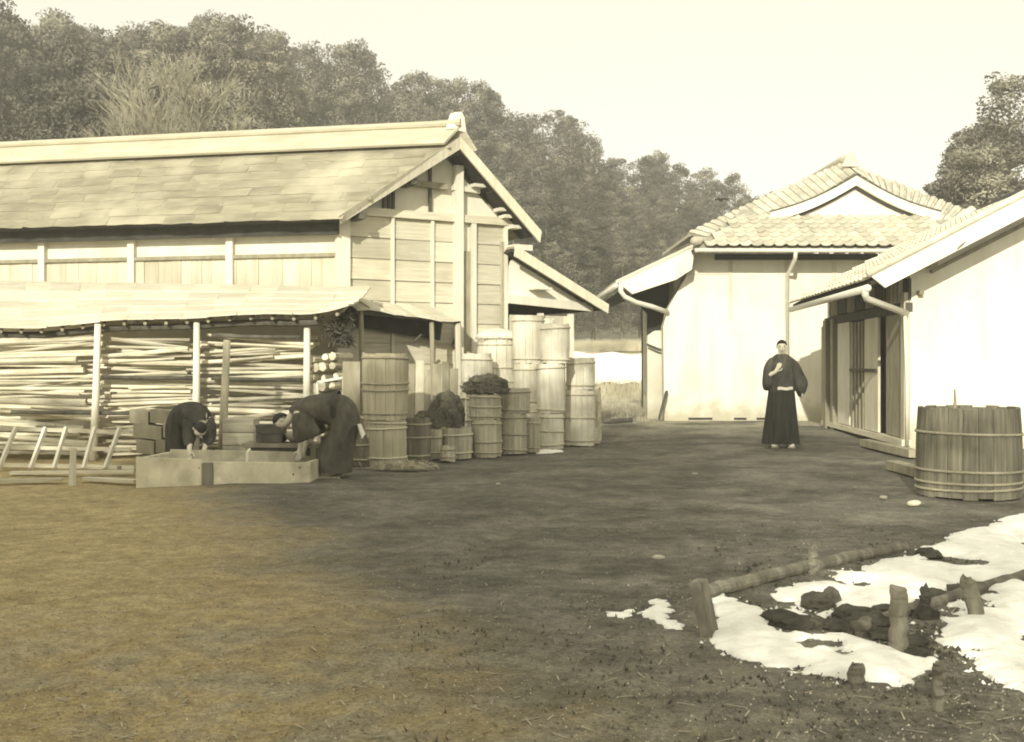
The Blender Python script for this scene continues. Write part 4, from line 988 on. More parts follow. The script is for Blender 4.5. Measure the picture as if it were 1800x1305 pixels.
wallbox('post', 1474, 1470, 0, 2.1, .10, MT['wood_mid'], .06)
wallbox('post', 1464, 1459, 0, 2.1, .12, MT['wood_mid'], .08)
wallbox('door_panel', 1458, 1448, .15, 2.0, .04, MT['wood_mid'], .03)
for k in range(8):
    d = .3+k*.68; b = MB(); b.obb(S(d, 2.34, .0), RD*.30, RNm*.02, UP*.16); b.build('frieze_board', MT['wood_mid' if k % 2 else 'wood_dark'], ob)
for px in (1575, 1582, 1589):
    wallbox('batten', px+.8, px-.8, 2.16, 2.5, .05, MT['wood_white'], .05)
b = MB(); a = at(1624, 466, 16.2); b.obb(a+V(.05, -.06, 0), V(.09, 0, 0), V(0, .1, 0), V(0, 0, .035)); b.build('purlin_end', MT['wood_mid'], ob)
b = MB(); a = at(1618, 515, 16.2); b.obb(a, V(.035, 0, 0), V(0, .06, 0), V(0, 0, .03)); b.build('bracket', MT['wood_mid'], ob)
# step stones / sill timber beside the door
for (xa, ya), (xb, yb), lab in (((1520, 785), (1608, 806), 'long timber laid along the outbuilding door sill'), ((1568, 826), (1640, 846), 'plank lying on the ground behind the big tub')):
    a, c = gnd(xa, ya), gnd(xb, yb); b = MB(); b.beam(a+UP*.06, c+UP*.06, .16, .10); tag(b.build('timber', MT['wood_mid'], origin=(a+c)/2), lab, 'timber')

# big tub on the right with a stick standing in it
tp = gnd(1702, 880); tp.y += .46; tp.x = (1702-CX)/F*tp.y
barrel('big_tub', 'big weathered brewing tub with bamboo hoops before the outbuilding', 'tub', V(tp.x, tp.y, 0), .47, .455, .83, MT['stave_tub'], (.10, .17, .30, .72), MT['hoop'], bulge=.012, n=22, group=None, thick=.035)
a = at(1678, 722, tp.y-.15); b = MB(); b.tube([V(a.x, a.y, .80), V(a.x+.005, a.y, .9), at(1678, 684, tp.y-.15)], [.018, .014, .008], 6); tag(b.build('stick', MT['wood_mid'], origin=a), 'short thin stick standing up from the big tub lid', 'stick')

# ------------------------------------------------------------------ foreground snow bed
def inpoly(x, y, P):
    c = False; n = len(P); j = n-1
    for i in range(n):
        xi, yi = P[i]; xj, yj = P[j]
        if (yi > y) != (yj > y) and x < (xj-xi)*(y-yi)/(yj-yi)+xi: c = not c
        j = i
    return c
def gp2(pts): return [tuple(gnd(*p).xy) for p in pts]
INC = gp2([(1252, 1026), (1310, 1054), (1356, 1047), (1372, 1030), (1430, 1016), (1480, 1020), (1458, 1000), (1520, 990), (1580, 980), (1600, 966), (1660, 947), (1692, 932), (1812, 902), (1812, 1225), (1740, 1190), (1690, 1150), (1650, 1125), (1628, 1140), (1642, 1180), (1590, 1203), (1500, 1203), (1420, 1190), (1340, 1174), (1280, 1152), (1250, 1122)])
EXC = [gp2(q) for q in ([(1350, 1088), (1370, 1074), (1420, 1082), (1440, 1092), (1475, 1080), (1560, 1075), (1610, 1060), (1650, 1045), (1705, 1030), (1740, 1040), (1735, 1068), (1690, 1060), (1665, 1070), (1652, 1100), (1645, 1150), (1600, 1152), (1540, 1130), (1470, 1114), (1430, 1116), (1390, 1112), (1360, 1100)],
                            [(1412, 1068), (1425, 1050), (1445, 1040), (1475, 1046), (1478, 1070), (1440, 1080)],
                            [(1610, 968), (1650, 970), (1655, 985), (1625, 980)], [(1600, 1075), (1630, 1070), (1635, 1095), (1610, 1092)])]
def snow(name, label, inc, exc, h, step=.024):
    x0 = min(p[0] for p in inc)-.1; x1 = max(p[0] for p in inc)+.1; y0 = min(p[1] for p in inc)-.1; y1 = max(p[1] for p in inc)+.1
    nx_, ny_ = int((x1-x0)/step)+1, int((y1-y0)/step)+1
    g = np.zeros((ny_, nx_))
    for j in range(ny_):
        for i in range(nx_):
            x, y = x0+i*step, y0+j*step
            q = V(x*3.5, y*3.5, 4); wx = x+.07*mnoise.noise(q)+.04*mnoise.noise(q*4)+.02*mnoise.noise(q*9); wy = y+.10*mnoise.noise(q+V(9, 3, 1))+.06*mnoise.noise(q*4+V(5, 5, 5))+.03*mnoise.noise(q*9+V(1, 8, 2))
            if inpoly(wx, wy, inc) and not any(inpoly(wx, wy, e) for e in exc) and mnoise.noise(V(wx*2.6, wy*2.6, 11))+.5*mnoise.noise(V(wx*8, wy*8, 5)) < .40: g[j, i] = 1
    hgt = g.copy(); acc = g.copy(); cur = g.copy()
    for it in range(9):
        n_ = cur.copy(); n_[1:, :] = np.minimum(n_[1:, :], cur[:-1, :]); n_[:-1, :] = np.minimum(n_[:-1, :], cur[1:, :]); n_[:, 1:] = np.minimum(n_[:, 1:], cur[:, :-1]); n_[:, :-1] = np.minimum(n_[:, :-1], cur[:, 1:])
        cur = n_; acc = acc+cur
    m = MB(); idx = {}
    def vid(j, i):
        if (j, i) not in idx:
            x, y = x0+i*step, y0+j*step; d = acc[j, i]/10.0
            z = gz(x, y)-.02+ (h*(1-(1-d)**2)+.02)*(1 if d > 0 else 0) + (.018*mnoise.noise(V(x*2.5, y*2.5, 7))+.010*mnoise.noise(V(x*9, y*9, 2)))*min(1, d*2)
            if d == 0: z = gz(x, y)-.025
            idx[(j, i)] = len(m.v); m.v.append(V(x, y, z))
        return idx[(j, i)]
    for j in range(ny_-1):
        for i in range(nx_-1):
            if g[j, i]+g[j+1, i]+g[j, i+1]+g[j+1, i+1] >= 1: m.f.append((vid(j, i), vid(j, i+1), vid(j+1, i+1), vid(j+1, i)))
    return tag(m.build(name, MT['snow'], origin=(x0, y0, 0), smooth=True), label, 'snow', kind='stuff')
snow('snow', 'broad patch of old white snow lying in the garden bed', INC, EXC, .042)
snow('snow', 'small snow scrap beside the corner stake of the bed', gp2([(1130, 1050), (1168, 1046), (1198, 1102), (1172, 1104), (1142, 1080)]), [], .04)
snow('snow', 'thin sliver of snow left on the dark yard earth', gp2([(1068, 1074), (1112, 1066), (1134, 1080), (1102, 1088)]), [], .025)
snow('snow', 'tiny white scrap of snow before the barrel row', gp2([(943, 793), (985, 793), (985, 797), (943, 798)]), [], .03, .02)
# edging log, stakes and clods
def rough_tube(pts, rad, n, seed, amp=.12):
    """a weathered pole: resampled, with knots, flats and a ragged end"""
    rr = random.Random(seed); m = MB(); P = []; k = 9
    for i in range(len(pts)-1): P += [V(*pts[i]).lerp(V(*pts[i+1]), j/k) for j in range(k)]
    P.append(V(*pts[-1])); P = [p+V(rr.gauss(0, .004), rr.gauss(0, .004), rr.gauss(0, .003)) for p in P]
    m.tube(P, [rad*(1-.12*i/len(P))*rr.uniform(.985, 1.015) for i in range(len(P))], n)
    for i, v in enumerate(m.v):
        c = P[min(i//n, len(P)-1)]; d = v-c; m.v[i] = c+d*(1+amp*1.4*mnoise.noise(v*9+V(seed, 0, 0))+amp*mnoise.noise(v*28))
    for q in m.v[-n:]: q += V(0, 0, rr.uniform(-.014, .012))
    return m
def stake(label, px, top, base, r, lean=0.0, mat='old_wood'):
    g = gnd(px, base); z = H-(top-HY)/F*g.y
    m = rough_tube([g-UP*.08, g+V(lean*.5, 0, z*.5), g+V(lean, 0, z)], r, 11, px, .05); return tag(m.build('stake', MT[mat], origin=g, smooth=False), label, 'stake')
g = gnd(1243, 1112); b = MB(); b.obb(g+V(-.012, 0, .10), V(.028, .06, 0), V(-.05, .02, 0)*.5, V(-.03, 0, .14)); tag(b.build('stake', MT['old_wood'], origin=g), 'broad pale corner board at the tip of the snowy bed', 'stake')
stake('thick grey stake standing in the snow near the right', 1580, 1036, 1148, .042)
stake('small dark peg standing against the edging log', 1430, 964, 1003, .030, 0, 'old_wood')
stake('leaning dark stake at the far right of the snowy bed', 1722, 1018, 1092, .040, -.06)
stake('pale thin stake in front of the snow at the bottom right', 1650, 1170, 1245, .022)
stake('short broad stump at the front edge of the snow', 1506, 1172, 1202, .034)
stake('dark short stake behind the thick grey stake', 1627, 1035, 1078, .028, 0, 'wood_dark')
for pts, r, lab in (([(1232, 1046), (1330, 1020), (1430, 996), (1500, 980), (1592, 962)], .042, 'long half buried log edging the back of the snowy bed'), ([(1500, 1108), (1600, 1076), (1700, 1044), (1800, 1016)], .038, 'old log lying across the middle of the snow')):
    m = rough_tube([gnd(*p)+UP*.005 for p in pts], r, 12, len(lab), .08); tag(m.build('edging_log', MT['old_wood'], origin=gnd(*pts[0])), lab, 'log')
def clod(label, px, py, sx, sy, sz, seed):
    g = gnd(px, py); rr = random.Random(seed); m = MB(); bm = bmesh.new(); bmesh.ops.create_icosphere(bm, subdivisions=3, radius=1)
    for v in bm.verts:
        k = 1+.35*mnoise.noise(v.co*2.2+V(seed, 0, 0))+.18*mnoise.noise(v.co*6+V(0, seed, 0)); v.co = V(v.co.x*sx*k, v.co.y*sy*k, max(-.3, v.co.z)*sz*k)
    me = bpy.data.meshes.new('earth_clod'); bm.to_mesh(me); bm.free(); me.materials.append(MT['soil'])
    return tag(link('earth_clod', me, None, g), label, 'clod', 'clods of dark earth in the snowy bed')
CL = 'clod of dark earth poking out of the snow in the bed'
for i, (px, py, sx, sy, sz) in enumerate(((1372, 1092, .10, .10, .05), (1402, 1100, .10, .09, .05), (1432, 1100, .07, .08, .04), (1438, 1062, .09, .09, .06), (1462, 1056, .05, .05, .07), (1500, 1082, .10, .1, .05), (1535, 1096, .12, .1, .05), (1470, 1104, .08, .08, .04), (1560, 1120, .1, .09, .04), (1605, 1132, .08, .08, .04), (1628, 1085, .07, .07, .05), (1648, 1052, .08, .08, .05), (1690, 1044, .08, .08, .05), (1560, 1078, .09, .09, .04), (1632, 975, .08, .1, .04), (1612, 1152, .06, .06, .03))):
    clod(CL, px, py, sx, sy, sz, i+2)
for lab, px, py, r in (('white stone on the bare earth before the big tub', 1607, 888, .05), ('small pale stone on the earth between man and big tub', 1552, 876, .03), ('pale stone on the dark earth above the snow scrap', 1158, 984, .035), ('tiny pale stone in the middle of the yard', 1222, 835, .025), ('small white stone on the trodden earth near the barrels', 875, 852, .02)):
    g = gnd(px, py); bm = bmesh.new(); bmesh.ops.create_icosphere(bm, subdivisions=2, radius=r)
    for v in bm.verts: v.co = V(v.co.x*1.25, v.co.y, v.co.z*.6)*(1+.3*mnoise.noise(v.co*18+V(px, 0, 0)))
    me = bpy.data.meshes.new('stone'); bm.to_mesh(me); bm.free(); me.materials.append(MT['stone'] if r < .04 else MT['plaster']); tag(link('stone', me, None, g+UP*r*.3), lab, 'stone')

# small tufts and crumbs on the ground: nobody could count them
def scatter(name, label, cat, mat, n, area, size, seed, kindf='crumb', dens=None):
    rr = random.Random(seed); m = MB(); k = 0
    while k < n:
        px, py = rr.uniform(*area[0]), area[1][0]+(area[1][1]-area[1][0])*rr.random()**.8
        g = gnd(px, py)
        if dens and rr.random() > dens(g.x, g.y, px, py): continue
        k += 1; z = gz(g.x, g.y); s = rr.uniform(*size)
        if kindf == 'crumb':
            a = rr.uniform(0, 6.28); p = [V(g.x+math.cos(a+t)*s*rr.uniform(.6, 1.2), g.y+math.sin(a+t)*s*rr.uniform(.6, 1.2), z-.004) for t in (0, 2.1, 4.2)]; q = V(g.x, g.y, z+s*rr.uniform(.4, .9)); n0 = len(m.v); m.v += p+[q]; m.f += [(n0, n0+1, n0+3), (n0+1, n0+2, n0+3), (n0+2, n0, n0+3)]
        elif kindf == 'flat':
            a = rr.uniform(0, 6.28); d = V(math.cos(a), math.sin(a), 0); sd2 = V(-d.y, d.x, 0)*.003; n0 = len(m.v)
            m.v += [V(g.x, g.y, z+.004)-d*s+sd2, V(g.x, g.y, z+.004)-d*s-sd2, V(g.x, g.y, z+.010)+d*s-sd2, V(g.x, g.y, z+.010)+d*s+sd2]; m.f.append((n0, n0+1, n0+2, n0+3))
        else:
            for b_ in range(4):
                a = rr.uniform(0, 6.28); d = V(math.cos(a), math.sin(a), 0); sd2 = V(-d.y, d.x, 0)*.004; L = s*rr.uniform(.6, 1.3); n0 = len(m.v)
                m.v += [V(g.x, g.y, z)+sd2, V(g.x, g.y, z)-sd2, V(g.x, g.y, z)+d*L*.5+UP*L*rr.uniform(.25, .8)]; m.f.append((n0, n0+1, n0+2))
    return tag(m.build(name, mat), label, cat, kind='stuff')
scatter('earth_crumbs', 'loose crumbs of earth strewn over the yard', 'earth', MT['ground'], 6000, ((-60, 1860), (800, 1310)), (.005, .014), 3)
scatter('pale_grit', 'pale grit and straw chips strewn over the yard', 'grit', MT['straw'], 2600, ((-60, 1860), (790, 1310)), (.003, .009), 4)
scatter('pebbles', 'small grey pebbles trodden into the yard earth', 'pebbles', MT['stone'], 1800, ((-60, 1860), (800, 1310)), (.004, .013), 14)
scatter('straw_chips', 'short pale straw stalks trodden into the yard', 'straw', MT['straw'], 320, ((-60, 1860), (800, 1310)), (.015, .04), 15, 'flat')
scatter('snow_crumbs', 'crumbs of melting snow around the edges of the snowy bed', 'snow', MT['snow'], 420, ((1200, 1810), (905, 1235)), (.004, .020), 16, 'crumb', lambda x, y, px, py: 1.0 if any(inpoly(x+dx, y+dy, INC) for dx, dy in ((.07, 0), (-.07, 0), (0, .09), (0, -.09))) else .0)
scatter('bed_soil', 'dark broken soil and debris lying on the snow of the bed', 'soil', MT['soil'], 1500, ((1240, 1810), (940, 1215)), (.005, .026), 17, 'crumb', lambda x, y, px, py: max(0, .25+mnoise.noise(V(x*3, y*3, 8))*1.6))
scatter('withered_grass', 'withered short grass on the yard earth around the bed', 'grass', MT['weed'], 900, ((700, 1860), (900, 1310)), (.015, .04), 5, 'grass', lambda x, y, px, py: max(0.03, mnoise.noise(V(x*1.3, y*1.3, 2))*1.2+ (.35 if px > 1000 else 0)))
scatter('dry_grass', 'dry pale grass growing beyond the gap between the buildings', 'grass', MT['grass'], 5200, ((980, 1180), (664, 742)), (.06, .28), 6, 'grass')
# pale grassy bank and snow field seen through the gap
m = MB().patch(lambda u, v: V(-30+u*75, 40+v*3.5+.4*math.sin(u*30), -.1+1.95*math.sin(min(1, v*1.1)*math.pi/2)+.12*mnoise.noise(V(u*40, v*3, 0))), 90, 6)
tag(m.build('field_bank', MT['grass'], smooth=True), kind='structure')
m = MB().patch(lambda u, v: V(-2+u*14, 40.0+(.18+.46*v+.16*mnoise.noise(V(u*17, v*1.5, 3)))*3.5-.05, .06-.1+1.95*math.sin(min(1, (.18+.46*v+.16*mnoise.noise(V(u*17, v*1.5, 3)))*1.1)*math.pi/2)+.03*mnoise.noise(V(u*30, v*4, 0))), 60, 8)
tag(m.build('snow', MT['snow'], smooth=True), 'pale strip of snow on the far bank seen through the gap', 'snow', kind='stuff')
m = MB(); rr = random.Random(8)
for k in range(9000):
    x = rr.uniform(1, 9); v = rr.choice((rr.uniform(.72, 1), rr.uniform(.75, 1), rr.uniform(.0, .18))); y = 40+v*3.5; z = -.1+1.95*math.sin(min(1, v*1.1)*math.pi/2); L = rr.uniform(.1, .45); n0 = len(m.v)
    m.v += [V(x-.012, y, z-.03), V(x+.012, y, z-.03), V(x+rr.uniform(-.15, .15), y-.05, z+L)]; m.f.append((n0, n0+1, n0+2))
tag(m.build('bank_grass', MT['grass']), 'tall dry grass along the bank behind the barns', 'grass', kind='stuff')
for (xa, ya), (xb, yb), lab in (((1062, 706), (1112, 712), 'dark pole lying in dry grass nearest the straw bundle'), ((1066, 690), (1100, 698), 'dark pole lying in dry grass farther back in the gap')):
    a, c = gnd(xa, ya), gnd(xb, yb); a.y = c.y = 22; a = at(xa, ya, 22); c = at(xb, yb, 22); z = max(.12, a.z); b = MB(); b.tube([V(a.x, a.y, .1), V(c.x, c.y, .14)], .05, 7); tag(b.build('pole', MT['wood_dark'], origin=V(a.x, a.y, .1)), lab, 'pole')

# ------------------------------------------------------------------ trees
def leaf_cloud(m, nrm, c, rx, rz, n, rr, size):
    c = np.array(c); outw = np.array([c[0], c[1], 0.0]); outw /= np.linalg.norm(outw)+1e-6
    for k in range(n):
        d = rr.normal(size=3); d /= np.linalg.norm(d)+1e-9
        p = c + d*np.array([rx, rx, rz])*(rr.uniform(.35, 1.05)**.5)
        a = rr.normal(size=3)*.7 + d*.5; a[2] -= .2; a /= np.linalg.norm(a)+1e-9
        b = np.cross(a, rr.normal(size=3)); b /= np.linalg.norm(b)+1e-9
        s = size*rr.uniform(.6, 1.3)
        n0 = len(m.v)
        q = [p-a*s-b*s*.15, p-b*s*.42, p+a*s*1.0, p+b*s*.42]
        N_ = d*.8 + outw*.45 + np.array([0, 0, .15]) + rr.normal(size=3)*.12; N_ /= np.linalg.norm(N_)
        if np.dot(np.cross(q[1]-q[0], q[2]-q[0]), N_) < 0: q = q[::-1]
        m.v += [V(*x) for x in q]; m.f.append((n0, n0+1, n0+2, n0+3)); nrm += [tuple(N_)]*4
def crown(kind, seed, n_cl, n_leaf, size):
    """unit crown, height 1 (0..1), radius about .22"""
    rr = np.random.RandomState(seed); m = MB(); nrm = []
    for k in range(n_cl):
        h = rr.uniform(0, 1) if kind == 'cedar' else rr.beta(1.6, 1.5)
        if kind == 'cedar': rad = .025+.19*(1-h)**.7*min(1, .4+h*4)
        elif kind == 'column': rad = .022+.15*(1-h)**.55*min(1, .45+h*4)
        else: rad = .05+.27*math.sin(math.pi*(.1+h*.85))**.7
        a = rr.uniform(0, 6.283); q = rad*math.sqrt(rr.uniform(.25, 1))
        cs = rr.uniform(.045, .09)*(1.2-.75*h)
        leaf_cloud(m, nrm, (math.cos(a)*q, math.sin(a)*q, h*.97), cs*1.15, cs*.85, n_leaf, rr, size)
    me = m.mesh('crown', MT['leaf'], smooth=True); me.normals_split_custom_set_from_vertices(nrm)
    return me
CR = []
for i, (k, ncl, nl, sz) in enumerate((('cedar', 150, 105, .0074), ('column', 150, 105, .0074), ('round', 170, 110, .0072), ('column', 150, 105, .0072), ('cedar', 150, 105, .0072), ('round', 170, 110, .0070))):
    CR.append(crown(k, 20+i, ncl, nl, sz))
def trunk_mesh(seed):
    rr = random.Random(seed); m = MB()
    m.tube([V(0, 0, -.05), V(.004, 0, .2), V(-.006, .004, .5), V(0, 0, .9)], [.022, .017, .012, .003], 8)
    for k in range(14):
        z = rr.uniform(.2, .85); a = rr.uniform(0, 6.28); L = .16*(1-z)+.05; m.tube([V(0, 0, z), V(math.cos(a)*L*.6, math.sin(a)*L*.6, z+.02), V(math.cos(a)*L, math.sin(a)*L, z+.05)], [.006, .004, .002], 4, False)
    return m.mesh('trunk', MT['trunk'])
TRK = [trunk_mesh(i) for i in range(3)]
def tree(label, group, x, y, h, wide=1.0, kind=None, dark=False, z=None, low=.12, clump=None):
    z = gz(x, y) if z is None else z
    t = thing('evergreen_tree', label, 'tree', V(x, y, z), group)
    link('trunk', R.choice(TRK), t, (0, 0, 0), (0, 0, R.uniform(0, 6)), (h, h, h))
    me = CR[R.randrange(len(CR)) if kind is None else kind]
    o = link('crown', me, t, (0, 0, h*low), (0, 0, R.uniform(0, 6)), (h*wide, h*wide, h*(1-low)))
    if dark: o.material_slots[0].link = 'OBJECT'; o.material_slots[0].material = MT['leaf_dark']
    return t
SKY = [(-200, 20), (-60, 25), (60, 30), (200, 38), (240, 60), (300, 30), (410, 38), (450, 60), (480, 40), (520, 88), (560, 72), (600, 80), (650, 95), (690, 140), (720, 112), (760, 112), (820, 152), (860, 140), (900, 190), (960, 200), (1010, 236), (1100, 272), (1200, 298), (1320, 326), (1360, 345), (1420, 372), (1600, 400)]
def skyline(px):
    for (a, ya), (b, yb) in zip(SKY, SKY[1:]):
        if a <= px <= b: return ya+(yb-ya)*(px-a)/(b-a)
    return 400
ROWS = [('front', 45.5, 42), ('middle', 53, 56), ('upper', 62, 62), ('crest', 72, 68)]
for ri, (rn, Y0, n) in enumerate(ROWS):
    for i in range(n):
        px = -230 + (1420+230)*(i+.5+R.uniform(-.3, .3))/n
        Y = Y0*(1+.22*max(0, px)/1000.0) + R.uniform(-2, 2) - (5 if px < 450 else 0)
        x = (px-CX)/F*Y; z0 = gz(x, Y)
        sk = skyline(px) + R.uniform(-26, 8)
        frac = (.50, .68, .86, 1.0)[ri]
        if px < 520: frac = (.80, .92, 1.0, 1.0)[ri]
        topz = H + (HY-sk)*Y/F
        h = (topz-0)*frac*R.uniform(.94, 1.03) - z0
        h = max(h, 3.0)
        if rn in ('front',) and 960 < px < 1150: h = max(h, 5.5)
        kind = R.choice([1, 3, 2, 0, 4, 1]) if px > 820 else R.choice([1, 3, 0, 4, 3])
        wide = R.uniform(.85, 1.15)*(.95 if px < 820 else 1.05)*(1.0 if h > 8 else 1.25)
        zone = [n_ for lim, n_ in ((150, 'the far barn roof'), (430, 'the bare tree'), (620, 'the mid barn ridge'), (800, 'the barn ridge end'), (950, 'the barn gable slope'), (1090, 'the open gap'), (1240, 'the storehouse side eave'), (9999, 'the storehouse roof peak')) if px < lim][0]
        lab = 'evergreen tree in the %s row of the wood behind %s' % (rn, zone)
        if sk < 0: continue
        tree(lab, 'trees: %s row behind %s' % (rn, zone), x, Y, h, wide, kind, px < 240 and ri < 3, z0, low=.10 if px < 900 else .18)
# trees beyond the outbuilding on the right
for i, (px, sk, Y, wd, kd, lab) in enumerate(((1648, 318, 40, 1.3, 4, 'bushy evergreen lowest of the trees above the outbuilding roof'), (1706, 215, 42, 1.2, 1, 'tall evergreen above the outbuilding roof, in the middle of three'), (1775, 120, 43, 1.2, 3, 'tallest evergreen above the outbuilding roof, at the far right'), (1740, 250, 38, 1.3, 0, 'evergreen standing in front of the tallest one above the outbuilding'), (1690, 262, 39, 1.25, 3, 'broad evergreen between the bushy one and the tall ones above the outbuilding'), (1722, 188, 45, 1.3, 1, 'pale evergreen rising behind the others above the outbuilding roof'))):
    h = H+(HY-sk)*Y/F; tree(lab, None, (px-CX)/F*Y, Y, h, wd*.95, kd, False, 0)
# bare pale tree in front of the wood
bt = thing('bare_tree', 'pale bare spreading tree in front of the dark wood above the barn ridge', 'tree', V(-9.3, 30.5, 0))
m = MB(); m.tube([V(-9.3, 30.5, -.1), V(-9.25, 30.5, 2), V(-9.3, 30.5, 5.0)], [.16, .13, .11], 8); m.build('trunk', MT['twig'], bt)
tw = MB(); rr = random.Random(3)
def branch(p, d, L, r, lev):
    q = p + d*L*.5 + V(rr.gauss(0, .03), rr.gauss(0, .03), .02)*L; e = q + (d+V(rr.gauss(0, .12), rr.gauss(0, .12), .10)).normalized()*L*.5
    tw.tube([p, q, e], [r, r*.8, r*.55], 4 if lev else 5, False)
    if lev >= 4: return
    for k in range(4 if lev < 3 else 5):
        s = rr.uniform(.35, 1.0); o = p.lerp(q, s*2) if s < .5 else q.lerp(e, s*2-1)
        nd = (d + V(rr.gauss(0, .42), rr.gauss(0, .42), rr.gauss(.12, .22))).normalized(); branch(o, nd, L*rr.uniform(.5, .72), r*.6, lev+1)
for k in range(9):
    a = k*6.28/9+rr.uniform(-.2, .2); sp = rr.uniform(.25, .75); branch(V(-9.3, 30.5, rr.uniform(3.6, 5.0)), V(math.cos(a)*sp, math.sin(a)*sp, 1).normalized(), rr.uniform(2.2, 3.0), .06, 0)
tw.build('crown', MT['twig'], bt)
# trees behind the photographer on the left; their shade lies over the yard
for i, (u, hz) in enumerate(((-10.5, 10.2), (-9.6, 10.4), (-8.7, 10.2), (-7.8, 10.4), (-7.0, 10.3), (-6.1, 10.5), (-5.3, 10.7), (-4.5, 10.7), (-3.7, 11.0), (-3.0, 11.4), (-2.3, 12.2), (-1.7, 12.9))):
    Y = -7.5+R.uniform(-.3, .3); X = u + math.tan(SUN_AZ)*Y
    tree('tall evergreen behind the camera shading the yard', 'shade trees behind the camera', X, Y, hz, 1.0, (1, 3, 2)[i % 3], True, 0, low=.03)

# ------------------------------------------------------------------ bird
bp = at(1268, 352, 40); m = MB()
m.loft([ring(bp+V(0, y, 0), (r, 0, 0), (0, 0, r), 8) for y, r in ((-.22, .01), (-.15, .045), (0, .07), (.15, .05), (.32, .02))])
for s in (-1, 1): m.prism([bp+V(0, -.08, .02), bp+V(s*.12, -.10, .07), bp+V(s*.25, -.02, .02), bp+V(s*.23, .04, .02), bp+V(s*.1, .08, .05), bp+V(0, .1, .02)], V(0, 0, -.012))
tag(m.build('bird', MT['bird'], origin=bp), 'small black bird flying before the wood above the storehouse eave', 'bird')

# ------------------------------------------------------------------ people
def soft(o, lv=2):
    sm = o.modifiers.new('soft', 'SUBSURF'); sm.levels = lv; sm.render_levels = lv; return o
def skin_mesh(name, joints, bones, mat, root):
    names = list(joints); idx = {k: i for i, k in enumerate(names)}
    me = bpy.data.meshes.new(name); me.from_pydata([joints[k][0] for k in names], [(idx[a], idx[b]) for a, b in bones], [])
    o = bpy.data.objects.new('tmp', me); COL.objects.link(o)
    sk = o.modifiers.new('s', 'SKIN'); sk.use_smooth_shade = True
    lay = me.skin_vertices[0] if me.skin_vertices else None
    for k in names:
        r = joints[k][1]; r = r if isinstance(r, tuple) else (r, r)
        lay.data[idx[k]].radius = r; lay.data[idx[k]].use_root = (k == root)
    sb_ = o.modifiers.new('d', 'SUBSURF'); sb_.levels = 2; sb_.render_levels = 2
    dg = bpy.context.evaluated_depsgraph_get(); dg.update()
    out = bpy.data.meshes.new_from_object(o.evaluated_get(dg)); out.name = name
    bpy.data.objects.remove(o); bpy.data.meshes.remove(me)
    out.materials.clear(); out.materials.append(mat)
    out.polygons.foreach_set('use_smooth', [True]*len(out.polygons)); return out
def add_hand(J, B, wrist, d, side, up, pre):
    """palm and five fingers leaving joint `wrist` along d; side points to the thumb, up is the back of the hand"""
    p = V(*J[wrist][0]); d = V(*d).normalized(); side = (V(*side)-d*V(*side).dot(d)).normalized(); nrm = d.cross(side)
    J[pre+'palm'] = (tuple(p+d*.05), (.030, .020)); B.append((wrist, pre+'palm'))
    for i, (sx, L) in enumerate(((.024, .065), (.008, .074), (-.008, .068), (-.024, .052))):
        a = p+d*.085+side*sx; b_ = a+d*L*.5+nrm*.006; c = b_+d*L*.45+nrm*.022
        for k, (q, r) in enumerate(((a, .010), (b_, .009), (c, .007))): J['%sf%d%d' % (pre, i, k)] = (tuple(q), r)
        B += [(pre+'palm', '%sf%d0' % (pre, i)), ('%sf%d0' % (pre, i), '%sf%d1' % (pre, i)), ('%sf%d1' % (pre, i), '%sf%d2' % (pre, i))]
    t0 = p+d*.035+side*.036; t1 = t0+d*.03+side*.022; t2 = t1+d*.028+side*.004+nrm*.01
    for k, (q, r) in enumerate(((t0, .011), (t1, .010), (t2, .008))): J['%st%d' % (pre, k)] = (tuple(q), r)
    B += [(pre+'palm', pre+'t0'), (pre+'t0', pre+'t1'), (pre+'t1', pre+'t2')]
def frame(fwd, up):
    f = V(*fwd).normalized(); s = f.cross(V(*up)).normalized(); u = s.cross(f); return f, s, u      # forward, right hand side, up of the head
